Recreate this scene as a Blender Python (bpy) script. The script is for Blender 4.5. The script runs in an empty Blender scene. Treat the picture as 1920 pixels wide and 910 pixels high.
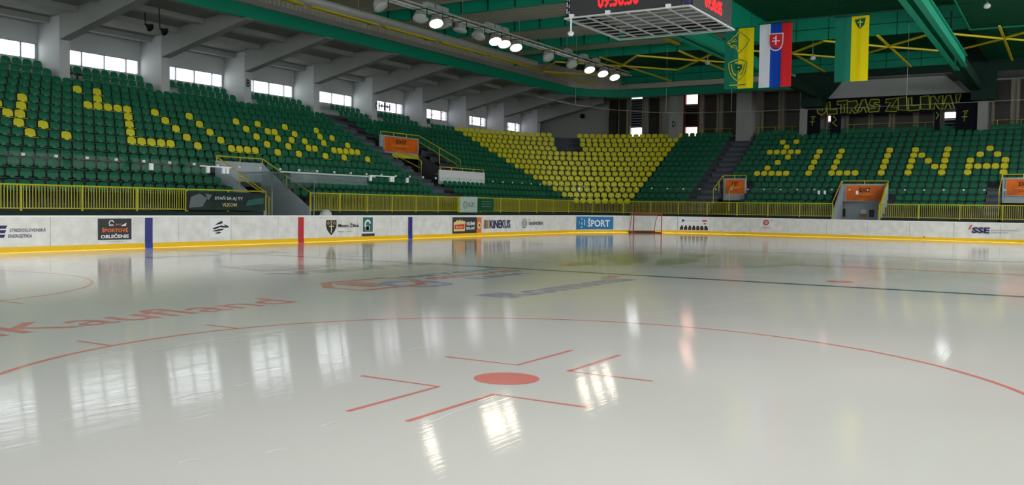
import bpy, math, random
from mathutils import Vector, Matrix
random.seed(7)
PI = math.pi
sc = bpy.context.scene
COL = sc.collection

# ------------------------------------------------------------------ camera
F_PX = 1729.58
yaw, pitch, roll = math.radians(31.122), math.radians(-2.238), math.radians(0.872)
CAM = Vector((-26.9256, -11.3077, 1.5555))
fwd = Vector((math.cos(yaw)*math.cos(pitch), math.sin(yaw)*math.cos(pitch), math.sin(pitch)))
rgt = Vector((math.sin(yaw), -math.cos(yaw), 0.0))
upv = rgt.cross(fwd)
rgt, upv = rgt*math.cos(roll)+upv*math.sin(roll), upv*math.cos(roll)-rgt*math.sin(roll)
cam_data = bpy.data.cameras.new('camera')
cam_data.sensor_width = 36.0
cam_data.lens = 36.0*F_PX/1920.0
cam_data.clip_end = 400.0
cam = bpy.data.objects.new('camera', cam_data)
COL.objects.link(cam)
m3 = Matrix((rgt, upv, -fwd)).transposed()
cam.matrix_world = Matrix.Translation(CAM) @ m3.to_4x4()
sc.camera = cam

# ------------------------------------------------------------------ world: bright overcast sky outside the hall
world = bpy.data.worlds.new('overcast_sky')
sc.world = world
world.use_nodes = True
bg = world.node_tree.nodes['Background']
bg.inputs['Color'].default_value = (0.92, 0.96, 1.0, 1)
bg.inputs['Strength'].default_value = 5.0

ADDED_LAMP_W = 3000.0          # watts of each floodlight added outside the picture, far above those in view
sc.view_settings.view_transform = 'Standard'
sc.view_settings.look = 'None'
sc.view_settings.gamma = 1.0
sc.view_settings.use_curve_mapping = False
sc.view_settings.exposure = 0.0
sc.cycles.use_denoising = True
sc.cycles.max_bounces = 7
sc.cycles.diffuse_bounces = 4
sc.cycles.glossy_bounces = 3
sc.cycles.transparent_max_bounces = 16
sc.cycles.sample_clamp_indirect = 6.0

# ------------------------------------------------------------------ materials
MATS = {}
def srgb(r, g, b):
    f = lambda c: (c/255/12.92) if c/255 <= .04045 else ((c/255+.055)/1.055)**2.4
    return (f(r), f(g), f(b), 1)
def mat(name, rgb, rough=.6, spec=.5, metal=0.0, vary=0.0, scale=3.0, detail=4.0, bump=0.0, stretch=None, emit=None, estr=0.0):
    m = bpy.data.materials.new(name); m.use_nodes = True
    nt = m.node_tree; b = nt.nodes['Principled BSDF']
    c = srgb(*rgb)
    b.inputs['Base Color'].default_value = c
    b.inputs['Roughness'].default_value = rough
    b.inputs['Specular IOR Level'].default_value = spec
    b.inputs['Metallic'].default_value = metal
    if emit:
        b.inputs['Emission Color'].default_value = srgb(*emit); b.inputs['Emission Strength'].default_value = estr
    if vary or bump:
        tc = nt.nodes.new('ShaderNodeTexCoord'); n = nt.nodes.new('ShaderNodeTexNoise')
        n.inputs['Scale'].default_value = scale; n.inputs['Detail'].default_value = detail
        src = tc.outputs['Object']
        if stretch:
            mp = nt.nodes.new('ShaderNodeMapping'); mp.inputs['Scale'].default_value = stretch
            nt.links.new(src, mp.inputs['Vector']); src = mp.outputs['Vector']
        nt.links.new(src, n.inputs['Vector'])
        if vary:
            r = nt.nodes.new('ShaderNodeValToRGB')
            r.color_ramp.elements[0].position = .3; r.color_ramp.elements[1].position = .7
            r.color_ramp.elements[0].color = tuple(max(0, x*(1-vary)) for x in c[:3])+(1,)
            r.color_ramp.elements[1].color = tuple(min(1, x*(1+vary)) for x in c[:3])+(1,)
            nt.links.new(n.outputs['Fac'], r.inputs['Fac']); nt.links.new(r.outputs['Color'], b.inputs['Base Color'])
        if bump:
            bp = nt.nodes.new('ShaderNodeBump'); bp.inputs['Strength'].default_value = bump; bp.inputs['Distance'].default_value = .02
            nt.links.new(n.outputs['Fac'], bp.inputs['Height']); nt.links.new(bp.outputs['Normal'], b.inputs['Normal'])
    MATS[name] = m
    return m
def see_through(name, tint, gloss):
    m = bpy.data.materials.new(name); m.use_nodes = True
    nt = m.node_tree; nt.nodes.clear()
    o = nt.nodes.new('ShaderNodeOutputMaterial'); t = nt.nodes.new('ShaderNodeBsdfTransparent'); g = nt.nodes.new('ShaderNodeBsdfGlossy')
    mx = nt.nodes.new('ShaderNodeMixShader')
    t.inputs['Color'].default_value = srgb(*tint); g.inputs['Roughness'].default_value = .03
    mx.inputs['Fac'].default_value = gloss
    nt.links.new(t.outputs[0], mx.inputs[1]); nt.links.new(g.outputs[0], mx.inputs[2]); nt.links.new(mx.outputs[0], o.inputs['Surface'])
    MATS[name] = m
    return m

def ice_mat(name, rgb, vary=.03):
    """glossy resurfaced ice: fine skate scratches in the roughness and relief"""
    m = mat(name, rgb, rough=.1, spec=.5)
    nt = m.node_tree; b = nt.nodes['Principled BSDF']
    b.inputs['IOR'].default_value = 1.2
    tc = nt.nodes.new('ShaderNodeTexCoord')
    def noise(scale, rot, st, det=3):
        mp = nt.nodes.new('ShaderNodeMapping'); mp.inputs['Rotation'].default_value = (0, 0, rot); mp.inputs['Scale'].default_value = st
        n = nt.nodes.new('ShaderNodeTexNoise'); n.inputs['Scale'].default_value = scale; n.inputs['Detail'].default_value = det
        nt.links.new(tc.outputs['Object'], mp.inputs['Vector']); nt.links.new(mp.outputs['Vector'], n.inputs['Vector'])
        return n
    a = noise(.35, .3, (1, 1, 1)); s1 = noise(6, .25, (.06, 9, 1)); s2 = noise(5, -.5, (.08, 7, 1))
    rr = nt.nodes.new('ShaderNodeMapRange'); rr.inputs['To Min'].default_value = .045; rr.inputs['To Max'].default_value = .075
    nt.links.new(a.outputs['Fac'], rr.inputs['Value']); nt.links.new(rr.outputs['Result'], b.inputs['Roughness'])
    ad = nt.nodes.new('ShaderNodeMath'); ad.operation = 'ADD'
    nt.links.new(s1.outputs['Fac'], ad.inputs[0]); nt.links.new(s2.outputs['Fac'], ad.inputs[1])
    bp = nt.nodes.new('ShaderNodeBump'); bp.inputs['Strength'].default_value = .05; bp.inputs['Distance'].default_value = .01
    nt.links.new(ad.outputs[0], bp.inputs['Height']); nt.links.new(bp.outputs['Normal'], b.inputs['Normal'])
    c = srgb(*rgb)
    r = nt.nodes.new('ShaderNodeValToRGB')
    r.color_ramp.elements[0].position = .3; r.color_ramp.elements[1].position = .7
    r.color_ramp.elements[0].color = tuple(x*(1-vary) for x in c[:3])+(1,)
    r.color_ramp.elements[1].color = tuple(min(1, x*(1+vary)) for x in c[:3])+(1,)
    nt.links.new(a.outputs['Fac'], r.inputs['Fac']); nt.links.new(r.outputs['Color'], b.inputs['Base Color'])
    return m

ice_mat('ice', (199, 198, 194)); ice_mat('ice_frost', (232, 233, 230))
ice_mat('ice_red', (206, 126, 118)); ice_mat('ice_blue', (84, 98, 118)); ice_mat('ice_violet', (158, 158, 192)); ice_mat('ice_slate', (136, 146, 168)); ice_mat('ice_rose', (208, 138, 130))
ice_mat('ice_grey', (154, 156, 150)); ice_mat('ice_olive', (148, 154, 126)); ice_mat('ice_pale', (192, 194, 180))
mat('concrete', (150, 150, 146), .85, .2, vary=.08, scale=.6)
mat('apron', (92, 96, 96), .8, .2, vary=.1, scale=.8)
mat('terrace', (74, 78, 84), .9, .15, vary=.12, scale=1.2)
mat('terrace_wall', (42, 54, 52), .8, .2, vary=.1)
mat('aisle', (92, 98, 108), .85, .2, vary=.08)
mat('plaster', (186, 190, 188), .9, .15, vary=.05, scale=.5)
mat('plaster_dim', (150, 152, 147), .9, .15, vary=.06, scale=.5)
mat('seat_green', (8, 104, 70), .38, .4)
mat('seat_yellow', (218, 214, 40), .38, .4)
mat('seat_metal', (30, 34, 36), .5, .4)
mat('rail_yellow', (214, 200, 46), .45, .4, vary=.06)
mat('kick_yellow', (246, 196, 10), .5, .4)
mat('board_white', (228, 228, 222), .45, .4, vary=.10, scale=3, detail=8)
mat('cap_white', (244, 246, 242), .4, .4)
mat('line_blue', (38, 44, 120), .4, .4); mat('line_red', (190, 36, 48), .4, .4); mat('kick_blue', (20, 60, 170), .4, .4)
mat('steel_green', (0, 152, 118), .5, .35, vary=.05)
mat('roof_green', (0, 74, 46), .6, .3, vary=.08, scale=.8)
mat('dark_green', (2, 44, 32), .6, .3)
mat('fascia_green', (0, 150, 116), .5, .35)
mat('roof_grey', (186, 182, 168), .6, .3, vary=.06)
mat('brace_yellow', (226, 206, 20), .45, .4)
mat('galvanised', (248, 251, 253), .38, .6, metal=.3, vary=.1, scale=2)
mat('lamp_grey', (196, 200, 200), .4, .5)
mat('lamp_lens', (206, 210, 206), .2, .5)
mat('lamp_lit', (255, 244, 220), .3, .3, emit=(255, 236, 200), estr=14)
mat('black', (16, 18, 24), .6, .3)
mat('mural_black', (18, 20, 30), .85, .15)
mat('screen', (44, 44, 44), .45, .4)
mat('led_red', (255, 30, 30), .4, .3, emit=(255, 20, 24), estr=2.2)
mat('white_paint', (228, 230, 232), .5, .4)
mat('grey_paint', (172, 178, 184), .6, .3, vary=.04)
mat('orange', (226, 108, 22), .5, .3, vary=.22, scale=1.2)
mat('exit_dark', (70, 18, 14), .5, .3)
mat('frame_dark', (58, 56, 50), .6, .3)
mat('frame_beige', (150, 140, 118), .7, .2)
mat('pane_dark', (46, 44, 36), .35, .4, vary=.15, scale=.8)
mat('brown', (74, 44, 30), .6, .3)
mat('flag_green', (28, 118, 96), .75, .15); mat('flag_yellow', (232, 214, 12), .75, .15)
mat('flag_white', (226, 230, 240), .75, .15); mat('flag_blue', (18, 68, 176), .75, .15); mat('flag_red', (214, 40, 44), .75, .15)
mat('emblem_green', (10, 92, 66), .7, .2); mat('graffiti', (176, 178, 52), .8, .15); mat('graffiti_dark', (40, 52, 28), .8, .15)
mat('ink_navy', (44, 44, 96), .5, .3); mat('ink_black', (34, 38, 42), .5, .3); mat('ink_grey', (120, 122, 124), .5, .3)
mat('ad_dark', (52, 54, 58), .5, .3); mat('ad_orange', (232, 116, 48), .5, .3); mat('ad_red', (206, 62, 54), .5, .3); mat('ad_cream', (232, 206, 140), .5, .3)
mat('ad_blue', (40, 124, 178), .5, .3); mat('ad_teal', (52, 106, 98), .5, .3); mat('ad_white', (236, 238, 238), .5, .3); mat('ad_gold', (176, 130, 60), .5, .3)
mat('banner_dark', (46, 58, 56), .7, .2, vary=.35, scale=2.2, detail=6)
mat('banner_white', (196, 212, 204), .7, .2); mat('banner_green', (20, 92, 58), .7, .2)
mat('net_cord', (222, 224, 224), .7, .2); mat('goal_red', (176, 34, 40), .4, .4)
mat('cable', (150, 152, 148), .5, .4)
mat('film_white', (236, 240, 244), .5, .2, emit=(226, 232, 240), estr=.0)
mat('blind', (150, 156, 168), .6, .3)
see_through('rink_glass', (248, 251, 250), .004)
see_through('window_glass', (255, 255, 255), .04)
see_through('window_pink', (255, 214, 206), .04)
see_through('window_film', (236, 232, 236), .04)
see_through('canopy_sheet', (214, 222, 222), .3)
_nt = MATS['canopy_sheet'].node_tree; _d = _nt.nodes.new('ShaderNodeBsdfDiffuse'); _d.inputs['Color'].default_value = srgb(170, 182, 184)
_mx = [n_ for n_ in _nt.nodes if n_.type == 'MIX_SHADER'][0]; _nt.links.new(_d.outputs[0], _mx.inputs[2])

# ------------------------------------------------------------------ mesh helpers
class MB:
    def __init__(s): s.v = []; s.f = []
    def add(s, vs, fs):
        o = len(s.v); s.v += [tuple(p) for p in vs]; s.f += [tuple(i+o for i in q) for q in fs]; return s
    def box(s, x0, x1, y0, y1, z0, z1):
        vs = [(x, y, z) for z in (z0, z1) for y in (y0, y1) for x in (x0, x1)]
        return s.add(vs, [(0, 2, 3, 1), (4, 5, 7, 6), (0, 1, 5, 4), (2, 6, 7, 3), (0, 4, 6, 2), (1, 3, 7, 5)])
    def bar(s, a, b, w, h=None):
        """square bar from a to b"""
        h = h or w; a = Vector(a); b = Vector(b); d = (b-a).normalized()
        u = d.cross(Vector((0, 0, 1)))
        u = Vector((1, 0, 0)) if u.length < 1e-4 else u.normalized()
        n = u.cross(d)
        vs = [p+u*i*w/2+n*j*h/2 for p in (a, b) for i, j in ((-1, -1), (1, -1), (1, 1), (-1, 1))]
        return s.add(vs, [(0, 1, 2, 3), (7, 6, 5, 4), (0, 4, 5, 1), (1, 5, 6, 2), (2, 6, 7, 3), (3, 7, 4, 0)])
    def tube(s, pts, r, n=6):
        pts = [Vector(p) for p in pts]; rings = []
        for i, p in enumerate(pts):
            d = (pts[min(i+1, len(pts)-1)]-pts[max(i-1, 0)]).normalized()
            u = d.cross(Vector((0, 0, 1)))
            u = Vector((1, 0, 0)) if u.length < 1e-3 else u.normalized()
            w = u.cross(d)
            rings.append([p+u*r*math.cos(2*PI*k/n)+w*r*math.sin(2*PI*k/n) for k in range(n)])
        vs = [q for g in rings for q in g]
        fs = [(i*n+k, i*n+(k+1) % n, (i+1)*n+(k+1) % n, (i+1)*n+k) for i in range(len(pts)-1) for k in range(n)]
        fs += [tuple(range(n-1, -1, -1)), tuple((len(pts)-1)*n+k for k in range(n))]
        return s.add(vs, fs)
    def lathe(s, prof, n=16, org=(0, 0, 0), axis=(0, 0, 1)):
        """profile [(r, h)] turned about axis"""
        a = Vector(axis).normalized(); u = a.orthogonal().normalized(); w = a.cross(u); o = Vector(org)
        vs = [o+a*h+(u*math.cos(2*PI*k/n)+w*math.sin(2*PI*k/n))*r for r, h in prof for k in range(n)]
        fs = [(i*n+k, i*n+(k+1) % n, (i+1)*n+(k+1) % n, (i+1)*n+k) for i in range(len(prof)-1) for k in range(n)]
        fs += [tuple(range(n-1, -1, -1)), tuple((len(prof)-1)*n+k for k in range(n))]
        return s.add(vs, fs)
    def prism(s, poly, fn, d0, d1):
        """2D outline (u, v) extruded between depths d0 and d1; fn(u, v, d) gives the point"""
        n = len(poly)
        vs = [fn(u, v, d) for d in (d0, d1) for u, v in poly]
        return s.add(vs, [tuple(range(n-1, -1, -1)), tuple(range(n, 2*n))]+[(i, (i+1) % n, n+(i+1) % n, n+i) for i in range(n)])
    def mesh(s, name, m, smooth=False):
        me = bpy.data.meshes.new(name); me.from_pydata(s.v, [], s.f); me.update()
        me.materials.append(MATS[m])
        if smooth:
            for p in me.polygons: p.use_smooth = True
        return me
    def build(s, name, m, parent=None, smooth=False):
        return link(name, s.mesh(name, m, smooth), parent)
def link(name, me, parent=None, loc=None, rotz=None):
    o = bpy.data.objects.new(name, me); COL.objects.link(o)
    if loc is not None: o.location = loc
    if rotz is not None: o.rotation_euler = (0, 0, rotz)
    if parent is not None: o.parent = parent
    return o
def tag(o, label=None, cat=None, group=None, kind=None):
    if label: o['label'] = label
    if cat: o['category'] = cat
    if group: o['group'] = group
    if kind: o['kind'] = kind
    return o
def struct(o, label=None, cat=None, group=None): return tag(o, label, cat, group, 'structure')
def empty(name, loc=(0, 0, 0), rotz=0, label=None, cat=None, group=None, kind=None):
    o = bpy.data.objects.new(name, None); COL.objects.link(o); o.location = loc; o.rotation_euler = (0, 0, rotz)
    o.empty_display_size = .2
    return tag(o, label, cat, group, kind)

_text_cache = {}
def text2d(body, w, h, bold=0.0, italic=0.0):
    """outline faces of a word scaled into a w x h box: verts, faces"""
    key = (body, bold)
    if key not in _text_cache:
        cu = bpy.data.curves.new('lettering', 'FONT'); cu.body = body; cu.resolution_u = 2; cu.offset = bold; cu.align_x = 'LEFT'
        ob = bpy.data.objects.new('lettering', cu); COL.objects.link(ob)
        me = bpy.data.meshes.new_from_object(ob.evaluated_get(bpy.context.evaluated_depsgraph_get()))
        _text_cache[key] = ([v.co.to_2d() for v in me.vertices], [tuple(p.vertices) for p in me.polygons])
        bpy.data.objects.remove(ob); bpy.data.meshes.remove(me); bpy.data.curves.remove(cu)
    vs, fs = _text_cache[key]
    x0 = min(v.x for v in vs); x1 = max(v.x for v in vs); y0 = min(v.y for v in vs); y1 = max(v.y for v in vs)
    out = [((v.x-x0)/(x1-x0)*w+italic*(v.y-y0)/(y1-y0)*h, (v.y-y0)/(y1-y0)*h) for v in vs]
    return out, fs
def ribbon(pts, w, closed=False):
    """flat stroke along 2D points: verts, faces"""
    P = [Vector(p) for p in pts]; n = len(P); vs = []
    for i in range(n):
        a = P[(i-1) % n] if closed or i > 0 else P[i]; b = P[(i+1) % n] if closed or i < n-1 else P[i]
        d = (b-a).normalized(); q = Vector((-d.y, d.x))*w/2
        vs += [P[i]+q, P[i]-q]
    fs = [(2*i, 2*i+1, 2*((i+1) % n)+1, 2*((i+1) % n)) for i in range(n if closed else n-1)]
    return vs, fs
class Flat(MB):
    """flat print collected in 2D and mapped on a surface by fn(u, v)"""
    def __init__(s, fn): super().__init__(); s.fn = fn
    def rect(s, u0, u1, v0, v1, nu=1):
        vs = []; fs = []
        for i in range(nu+1):
            u = u0+(u1-u0)*i/nu; vs += [(u, v0), (u, v1)]
        fs = [(2*i, 2*i+2, 2*i+3, 2*i+1) for i in range(nu)]
        return s.flat(vs, fs)
    def flat(s, vs, fs): return s.add([s.fn(p[0], p[1]) for p in vs], fs)
    def poly(s, pts): return s.flat(pts, [tuple(range(len(pts)))])
    def text(s, body, u0, u1, v0, v1, bold=0.0, italic=0.0):
        vs, fs = text2d(body, u1-u0, v1-v0, bold, italic)
        return s.flat([(u0+x, v0+y) for x, y in vs], fs)
    def stroke(s, pts, w, closed=False):
        vs, fs = ribbon(pts, w, closed); return s.flat(vs, fs)
    def disc(s, u, v, ru, rv=None, n=24):
        rv = rv or ru
        return s.poly([(u+ru*math.cos(2*PI*k/n), v+rv*math.sin(2*PI*k/n)) for k in range(n)])
    def ring(s, u, v, r, w, a0=0, a1=2*PI, n=32):
        return s.stroke([(u+r*math.cos(a0+(a1-a0)*k/n), v+r*math.sin(a0+(a1-a0)*k/n)) for k in range(n+1)], w)

# ------------------------------------------------------------------ layout of the place (metres)
W2, L2, RC = 14.75, 30.4, 8.0               # rink half width, half length, corner radius
AX, AY = L2-RC, W2-RC                         # corner centres of the boards
SX, SY = 32.5, 16.85                          # corner centre of the stands; row line q is Y=q on the side, X=q+15.65 at the end
ROW_D, ROW_R, ROW_Q, ROW_Z = .8, .437, 21.2, 1.45
COLS_X = [.9+5.95*n for n in range(-2, 9)]    # columns of the side stand
ROWS = 15
def board_point(s, off=0.0):
    """s metres along the inner face of the boards (0 = centre line at the long side, growing to the far end), off towards the ice"""
    q = RC*PI/2; r = RC-off
    if s < AX: return Vector((s, W2-off, 0))
    s -= AX
    if s < q: a = PI/2-s/RC; return Vector((AX+r*math.cos(a), AY+r*math.sin(a), 0))
    s -= q
    if s < 2*AY: return Vector((L2-off, AY-s, 0))
    s -= 2*AY
    if s < q: a = -s/RC; return Vector((AX+r*math.cos(a), -AY+r*math.sin(a), 0))
    s -= q
    if s < 2*AX: return Vector((AX-s, -W2+off, 0))
    s -= 2*AX
    if s < q: a = -PI/2-s/RC; return Vector((-AX+r*math.cos(a), -AY+r*math.sin(a), 0))
    s -= q
    if s < 2*AY: return Vector((-L2+off, -AY+s, 0))
    s -= 2*AY
    if s < q: a = PI-s/RC; return Vector((-AX+r*math.cos(a), AY+r*math.sin(a), 0))
    s -= q
    return Vector((-AX+s, W2-off, 0))
PERIM = 4*AX+4*AY+2*PI*RC
def on_board(s, z, off=.008): p = board_point(s % PERIM, off); return (p.x, p.y, z)
def stand_path(q, n=8):
    """points along row line q from the near side, round the corner and along the end"""
    return [(SX+(q-SY)*math.cos(a), SY+(q-SY)*math.sin(a)) for a in [PI/2*(1-i/n) for i in range(n+1)]]
def wall_holes(mb, ax, c0, c1, u0, u1, z0, z1, holes):
    """slab wall on axis ax ('X' or 'Y') between c0 and c1 with rectangular holes (ua, ub, za, zb)"""
    us = sorted({u0, u1, *[min(max(h[i], u0), u1) for h in holes for i in (0, 1)]}); zs = sorted({z0, z1, *[h[i] for h in holes for i in (2, 3)]})
    for a, b in zip(us, us[1:]):
        for c, d in zip(zs, zs[1:]):
            um, zm = (a+b)/2, (c+d)/2
            if any(h[0] < um < h[1] and h[2] < zm < h[3] for h in holes): continue
            if ax == 'Y': mb.box(a, b, c0, c1, c, d)
            else: mb.box(c0, c1, a, b, c, d)
    return mb

# ================================================================== SETTING
# ---- ice
ice = MB()
n = 220
ring = [board_point(PERIM*i/n, .02) for i in range(n)]
ice.add([(p.x, p.y, 0) for p in ring], [tuple(range(n-1, -1, -1))])
floor = struct(ice.build('floor', 'ice'), 'grey white ice sheet of the rink with painted lines')
MK = .0010
def on_ice(u, v): return (u, v, MK)
def mark(name, m, fill):
    global MK
    MK += .00003
    f = Flat(on_ice); fill(f); return f.build(name, m, floor)
mark('blue_line', 'ice_blue', lambda f: f.rect(-7.25, -6.95, -W2+.05, W2-.05))
mark('blue_line', 'ice_blue', lambda f: f.rect(6.95, 7.25, -W2+.05, W2-.05))
mark('centre_line', 'ice_red', lambda f: f.rect(-.15, .15, -W2+.05, W2-.05))
mark('goal_line', 'ice_red', lambda f: f.rect(26.35, 26.42, -W2+1.2, W2-1.2))
SPX, SPY = -19.85, -7.0
mark('faceoff_circle', 'ice_red', lambda f: f.ring(SPX, SPY, 4.5, .06, n=96))
mark('faceoff_circle', 'ice_red', lambda f: f.ring(SPX, 7.0, 4.5, .06, n=96))
mark('centre_circle', 'ice_slate', lambda f: f.ring(0, 0, 4.5, .06, n=96))
for yy in (-7.0, 7.0):
    mark('faceoff_circle', 'ice_red', lambda f: f.ring(-SPX, yy, 4.5, .06, n=64))
    mark('faceoff_spot', 'ice_red', lambda f: f.disc(-SPX, yy, .3))
    mark('faceoff_spot', 'ice_red', lambda f: f.disc(-5.72, yy, .3))
    mark('faceoff_spot', 'ice_red', lambda f: f.disc(5.72, yy, .3))
    mark('faceoff_spot', 'ice_red', lambda f: f.disc(SPX, yy, .3))
    for sx in (-1, 1):
        for sy in (-1, 1):   # the four corner marks round the spot
            def corner(f, sx=sx, sy=sy, yy=yy):
                cx, cy = SPX+sx*.66, yy+sy*.28
                f.stroke([(cx+sx*1.17, cy), (cx, cy), (cx, cy+sy*.86)], .05)
            mark('faceoff_corner', 'ice_red', corner)
    for sy in (-1, 1):
        for dx in (-.88, .88):
            y0 = yy+sy*math.sqrt(4.5**2-.88**2)
            mark('hash_mark', 'ice_red', lambda f, dx=dx, y0=y0, sy=sy: f.stroke([(SPX+dx, y0), (SPX+dx, y0+sy*.6)], .05))
mark('centre_spot', 'ice_blue', lambda f: f.disc(0, 0, .15))
# advertising painted under the ice
mark('ice_lettering', 'ice_rose', lambda f: f.text('Kaufland', -20.75, -16.25, -.98, -.1, bold=.006))
def red_square(f):
    f.stroke([(-21.85, -1.0), (-20.95, -1.0), (-20.95, -.1), (-21.85, -.1)], .09, True); f.poly([(-21.7, -.9), (-21.1, -.9), (-21.1, -.6)]); f.poly([(-21.7, -.2), (-21.7, -.5), (-21.35, -.5)])
mark('ice_logo', 'ice_rose', red_square)
def red_mark(f):
    f.stroke([(-14.1, -.45), (-12.35, -.45), (-11.6, .3), (-11.6, 1.1), (-13.4, 1.1), (-14.1, .4)], .22, True); f.text('E', -13.5, -12.7, -.1, .85, bold=.06)
mark('ice_logo', 'ice_rose', red_mark)
mark('ice_logo', 'ice_violet', lambda f: f.ring(-12.35, -.3, .62, .24, n=24))
mark('ice_lettering', 'ice_slate', lambda f: f.text('BETON', -11.3, -7.6, .62, 1.05, bold=.03))
mark('ice_lettering', 'ice_rose', lambda f: f.text('SERVIS', -11.2, -7.6, .0, .42, bold=.03))
mark('ice_lettering', 'ice_violet', lambda f: f.text('ILINA', -10.6, -8.2, -.62, -.22, bold=.03))
mark('ice_lettering', 'ice_violet', lambda f: f.text('Romwal', -13.6, -8.3, -3.3, -2.5, bold=.05))
mark('ice_logo', 'ice_red', lambda f: f.rect(-8.2, -7.7, -2.62, -2.35))
mark('ice_logo', 'ice_grey', lambda f: f.poly([(-11.6, 6.1), (-12.0, 4.3), (-10.7, 4.0), (-9.3, 4.6), (-10.1, 6.0)]))
mark('ice_lettering', 'ice_grey', lambda f: f.text('VELVYSL', -12.5, -6.3, 2.95, 3.75, bold=.04))
mark('ice_logo', 'ice_slate', lambda f: f.text('HOKEJ', -10.5, -5.5, 9.6, 10.6, bold=.02))
# crest at the centre: a pale shield field and a striped wolf head
mark('ice_crest', 'ice_pale', lambda f: f.disc(.4, -.6, 4.2, 4.0, 40))
for pts in ([(-3.9, -.9), (-1.2, 1.0), (2.9, 1.6), (.4, .1), (-2.2, -.9)], [(-.9, 1.5), (1.8, 3.1), (4.6, 1.1), (3.0, .9), (1.6, 1.9)],
            [(-3.3, -1.6), (-.6, -.6), (1.6, -.8), (.2, -1.7), (-2.2, -2.1)], [(2.2, -.2), (4.4, .4), (3.2, -1.1), (1.2, -1.4)], [(-4.2, -.3), (-4.9, .5), (-3.0, .6), (-1.6, .9)]):
    mark('ice_crest', 'ice_olive', lambda f, pts=pts: f.poly(pts))
mark('ice_crest', 'ice_grey', lambda f: f.ring(.4, -1.0, 3.6, .12, PI*1.05, PI*1.95, 24))
mark('ice_crest', 'ice_red', lambda f: f.rect(-5.3, -4.8, -.2, .35))

SCR = [((-21.65, -3.2), (-18.72, -3.35)), ((-21.47, -3.14), (-19.7, -3.24)), ((-22.95, -5.1), (-22.35, -5.22)), ((-23.06, -5.28), (-22.43, -5.37)), ((-22.14, -5.27), (-21.62, -5.35)), ((-21.5, -5.32), (-20.79, -5.33)), ((-19.08, -5.29), (-18.57, -5.34)), ((-22.84, -7.08), (-22.71, -7.13)), ((-23.29, -6.82), (-23.19, -6.87)), ((-21.74, -7.46), (-20.87, -7.38)), ((-14.35, -6.02), (-10.68, -6.8)), ((-22.14, -6.88), (-21.97, -6.92)), ((-20.36, -3.15), (-19.13, -3.05))]
for a, b in SCR:
    mark('skate_scratch', 'ice_frost', lambda f, a=a, b=b: f.stroke([a, ((a[0]+b[0])/2+.01, (a[1]+b[1])/2+.02), b], .012))

# ---- ground of the hall round the rink
g = MB()
ring_o = [board_point(PERIM*i/n, -.12) for i in range(n)]
far_r = []
for p in ring_o:
    d = Vector((p.x, p.y)); k = min(50.5/abs(d.x) if abs(d.x) > 1e-6 else 1e9, 33.6/abs(d.y) if abs(d.y) > 1e-6 else 1e9); far_r.append((d.x*k, d.y*k))
g.add([(p.x, p.y, -.02) for p in ring_o]+[(x, y, -.02) for x, y in far_r], [(i, (i+1) % n, n+(i+1) % n, n+i) for i in range(n)])
struct(g.build('ground', 'apron'), 'dark concrete walkway round the outside of the rink boards')

# ---- stand terraces: one step per row, cut at the tunnels
TUN_A = (3.0, 5.86)        # tunnel in the side stand
VOM = (21.1, 25.3)         # upper exit in the side stand
AISLE = (19.3, 20.8)
EX_L, EX_M, EX_R = (8.8, 10.5), (-.92, 1.95), (-9.9, -7.6)
def cells(q0):
    """(start, end, tag) pieces along a row line: ('X', a, b), ('arc',), ('Y', a, b)"""
    xs = [-24, TUN_A[0], TUN_A[1], VOM[0], VOM[1], SX]; ys = [SY, EX_L[1], EX_L[0], EX_M[1], EX_M[0], EX_R[1], EX_R[0], -24]
    return [('X', a, b) for a, b in zip(xs, xs[1:])]+[('A', 0, 0)]+[('Y', a, b) for a, b in zip(ys, ys[1:])]
def skip(kind, a, b, q):
    if kind == 'X': return ((a, b) == TUN_A and q < 22.95) or ((a, b) == VOM and 23.1 < q < 27.9)
    if kind == 'Y': return ((b, a) == EX_L and q+15.65 < 38.95) or ((b, a) == EX_M and q+15.65 < 38.2) or ((b, a) == EX_R and q+15.65 < 38.95)
    return False
stand = struct(empty('stand_floor'), 'stepped dark concrete terraces of the spectator stands')
def line_pts(kind, a, b, q):
    if kind == 'X': return [(a, q), (b, q)]
    if kind == 'Y': return [(q+15.65, a), (q+15.65, b)]
    return stand_path(q, 12)
def strip(mb, p0, p1, z0, z1):
    m_ = len(p0); mb.add([(x, y, z0) for x, y in p0]+[(x, y, z1) for x, y in p1], [(i, i+1, m_+i+1, m_+i) for i in range(m_-1)])
for k in range(-1, ROWS):
    q0 = 19.85 if k < 0 else ROW_Q+ROW_D*k-.6
    q1 = ROW_Q-.6 if k < 0 else (q0+ROW_D if k < ROWS-1 else q0+1.6)
    z = 1.15 if k < 0 else ROW_Z+ROW_R*k
    zp = 0 if k < 0 else (1.15 if k == 0 else ROW_Z+ROW_R*(k-1))
    mb = MB()
    for kind, a, b in cells(q0):
        if skip(kind, a, b, q0+.05): continue
        strip(mb, line_pts(kind, a, b, q0), line_pts(kind, a, b, q0), zp, z)
        strip(mb, line_pts(kind, a, b, q0), line_pts(kind, a, b, q1), z, z)
    mb.build('step', 'terrace_wall' if k < 0 else 'terrace', stand)
# aisle steps: half steps in the stairways of the side and end stands
for k in range(ROWS-2):
    z = ROW_Z+ROW_R*k+ROW_R/2; q = ROW_Q+ROW_D*k
    mb = MB(); mb.box(AISLE[0], AISLE[1], q-.2, q+.2, z-ROW_R/2, z); mb.build('aisle_step', 'aisle', stand)
    mb = MB(); mb.box(q+15.45, q+15.85, 10.7, 12.2, z-ROW_R/2, z); mb.build('aisle_step', 'aisle', stand)
    if k < 4:
        mb = MB(); mb.box(q+15.45, q+15.85, -7.55, -6.75, z-ROW_R/2, z); mb.build('aisle_step', 'aisle', stand)

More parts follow.
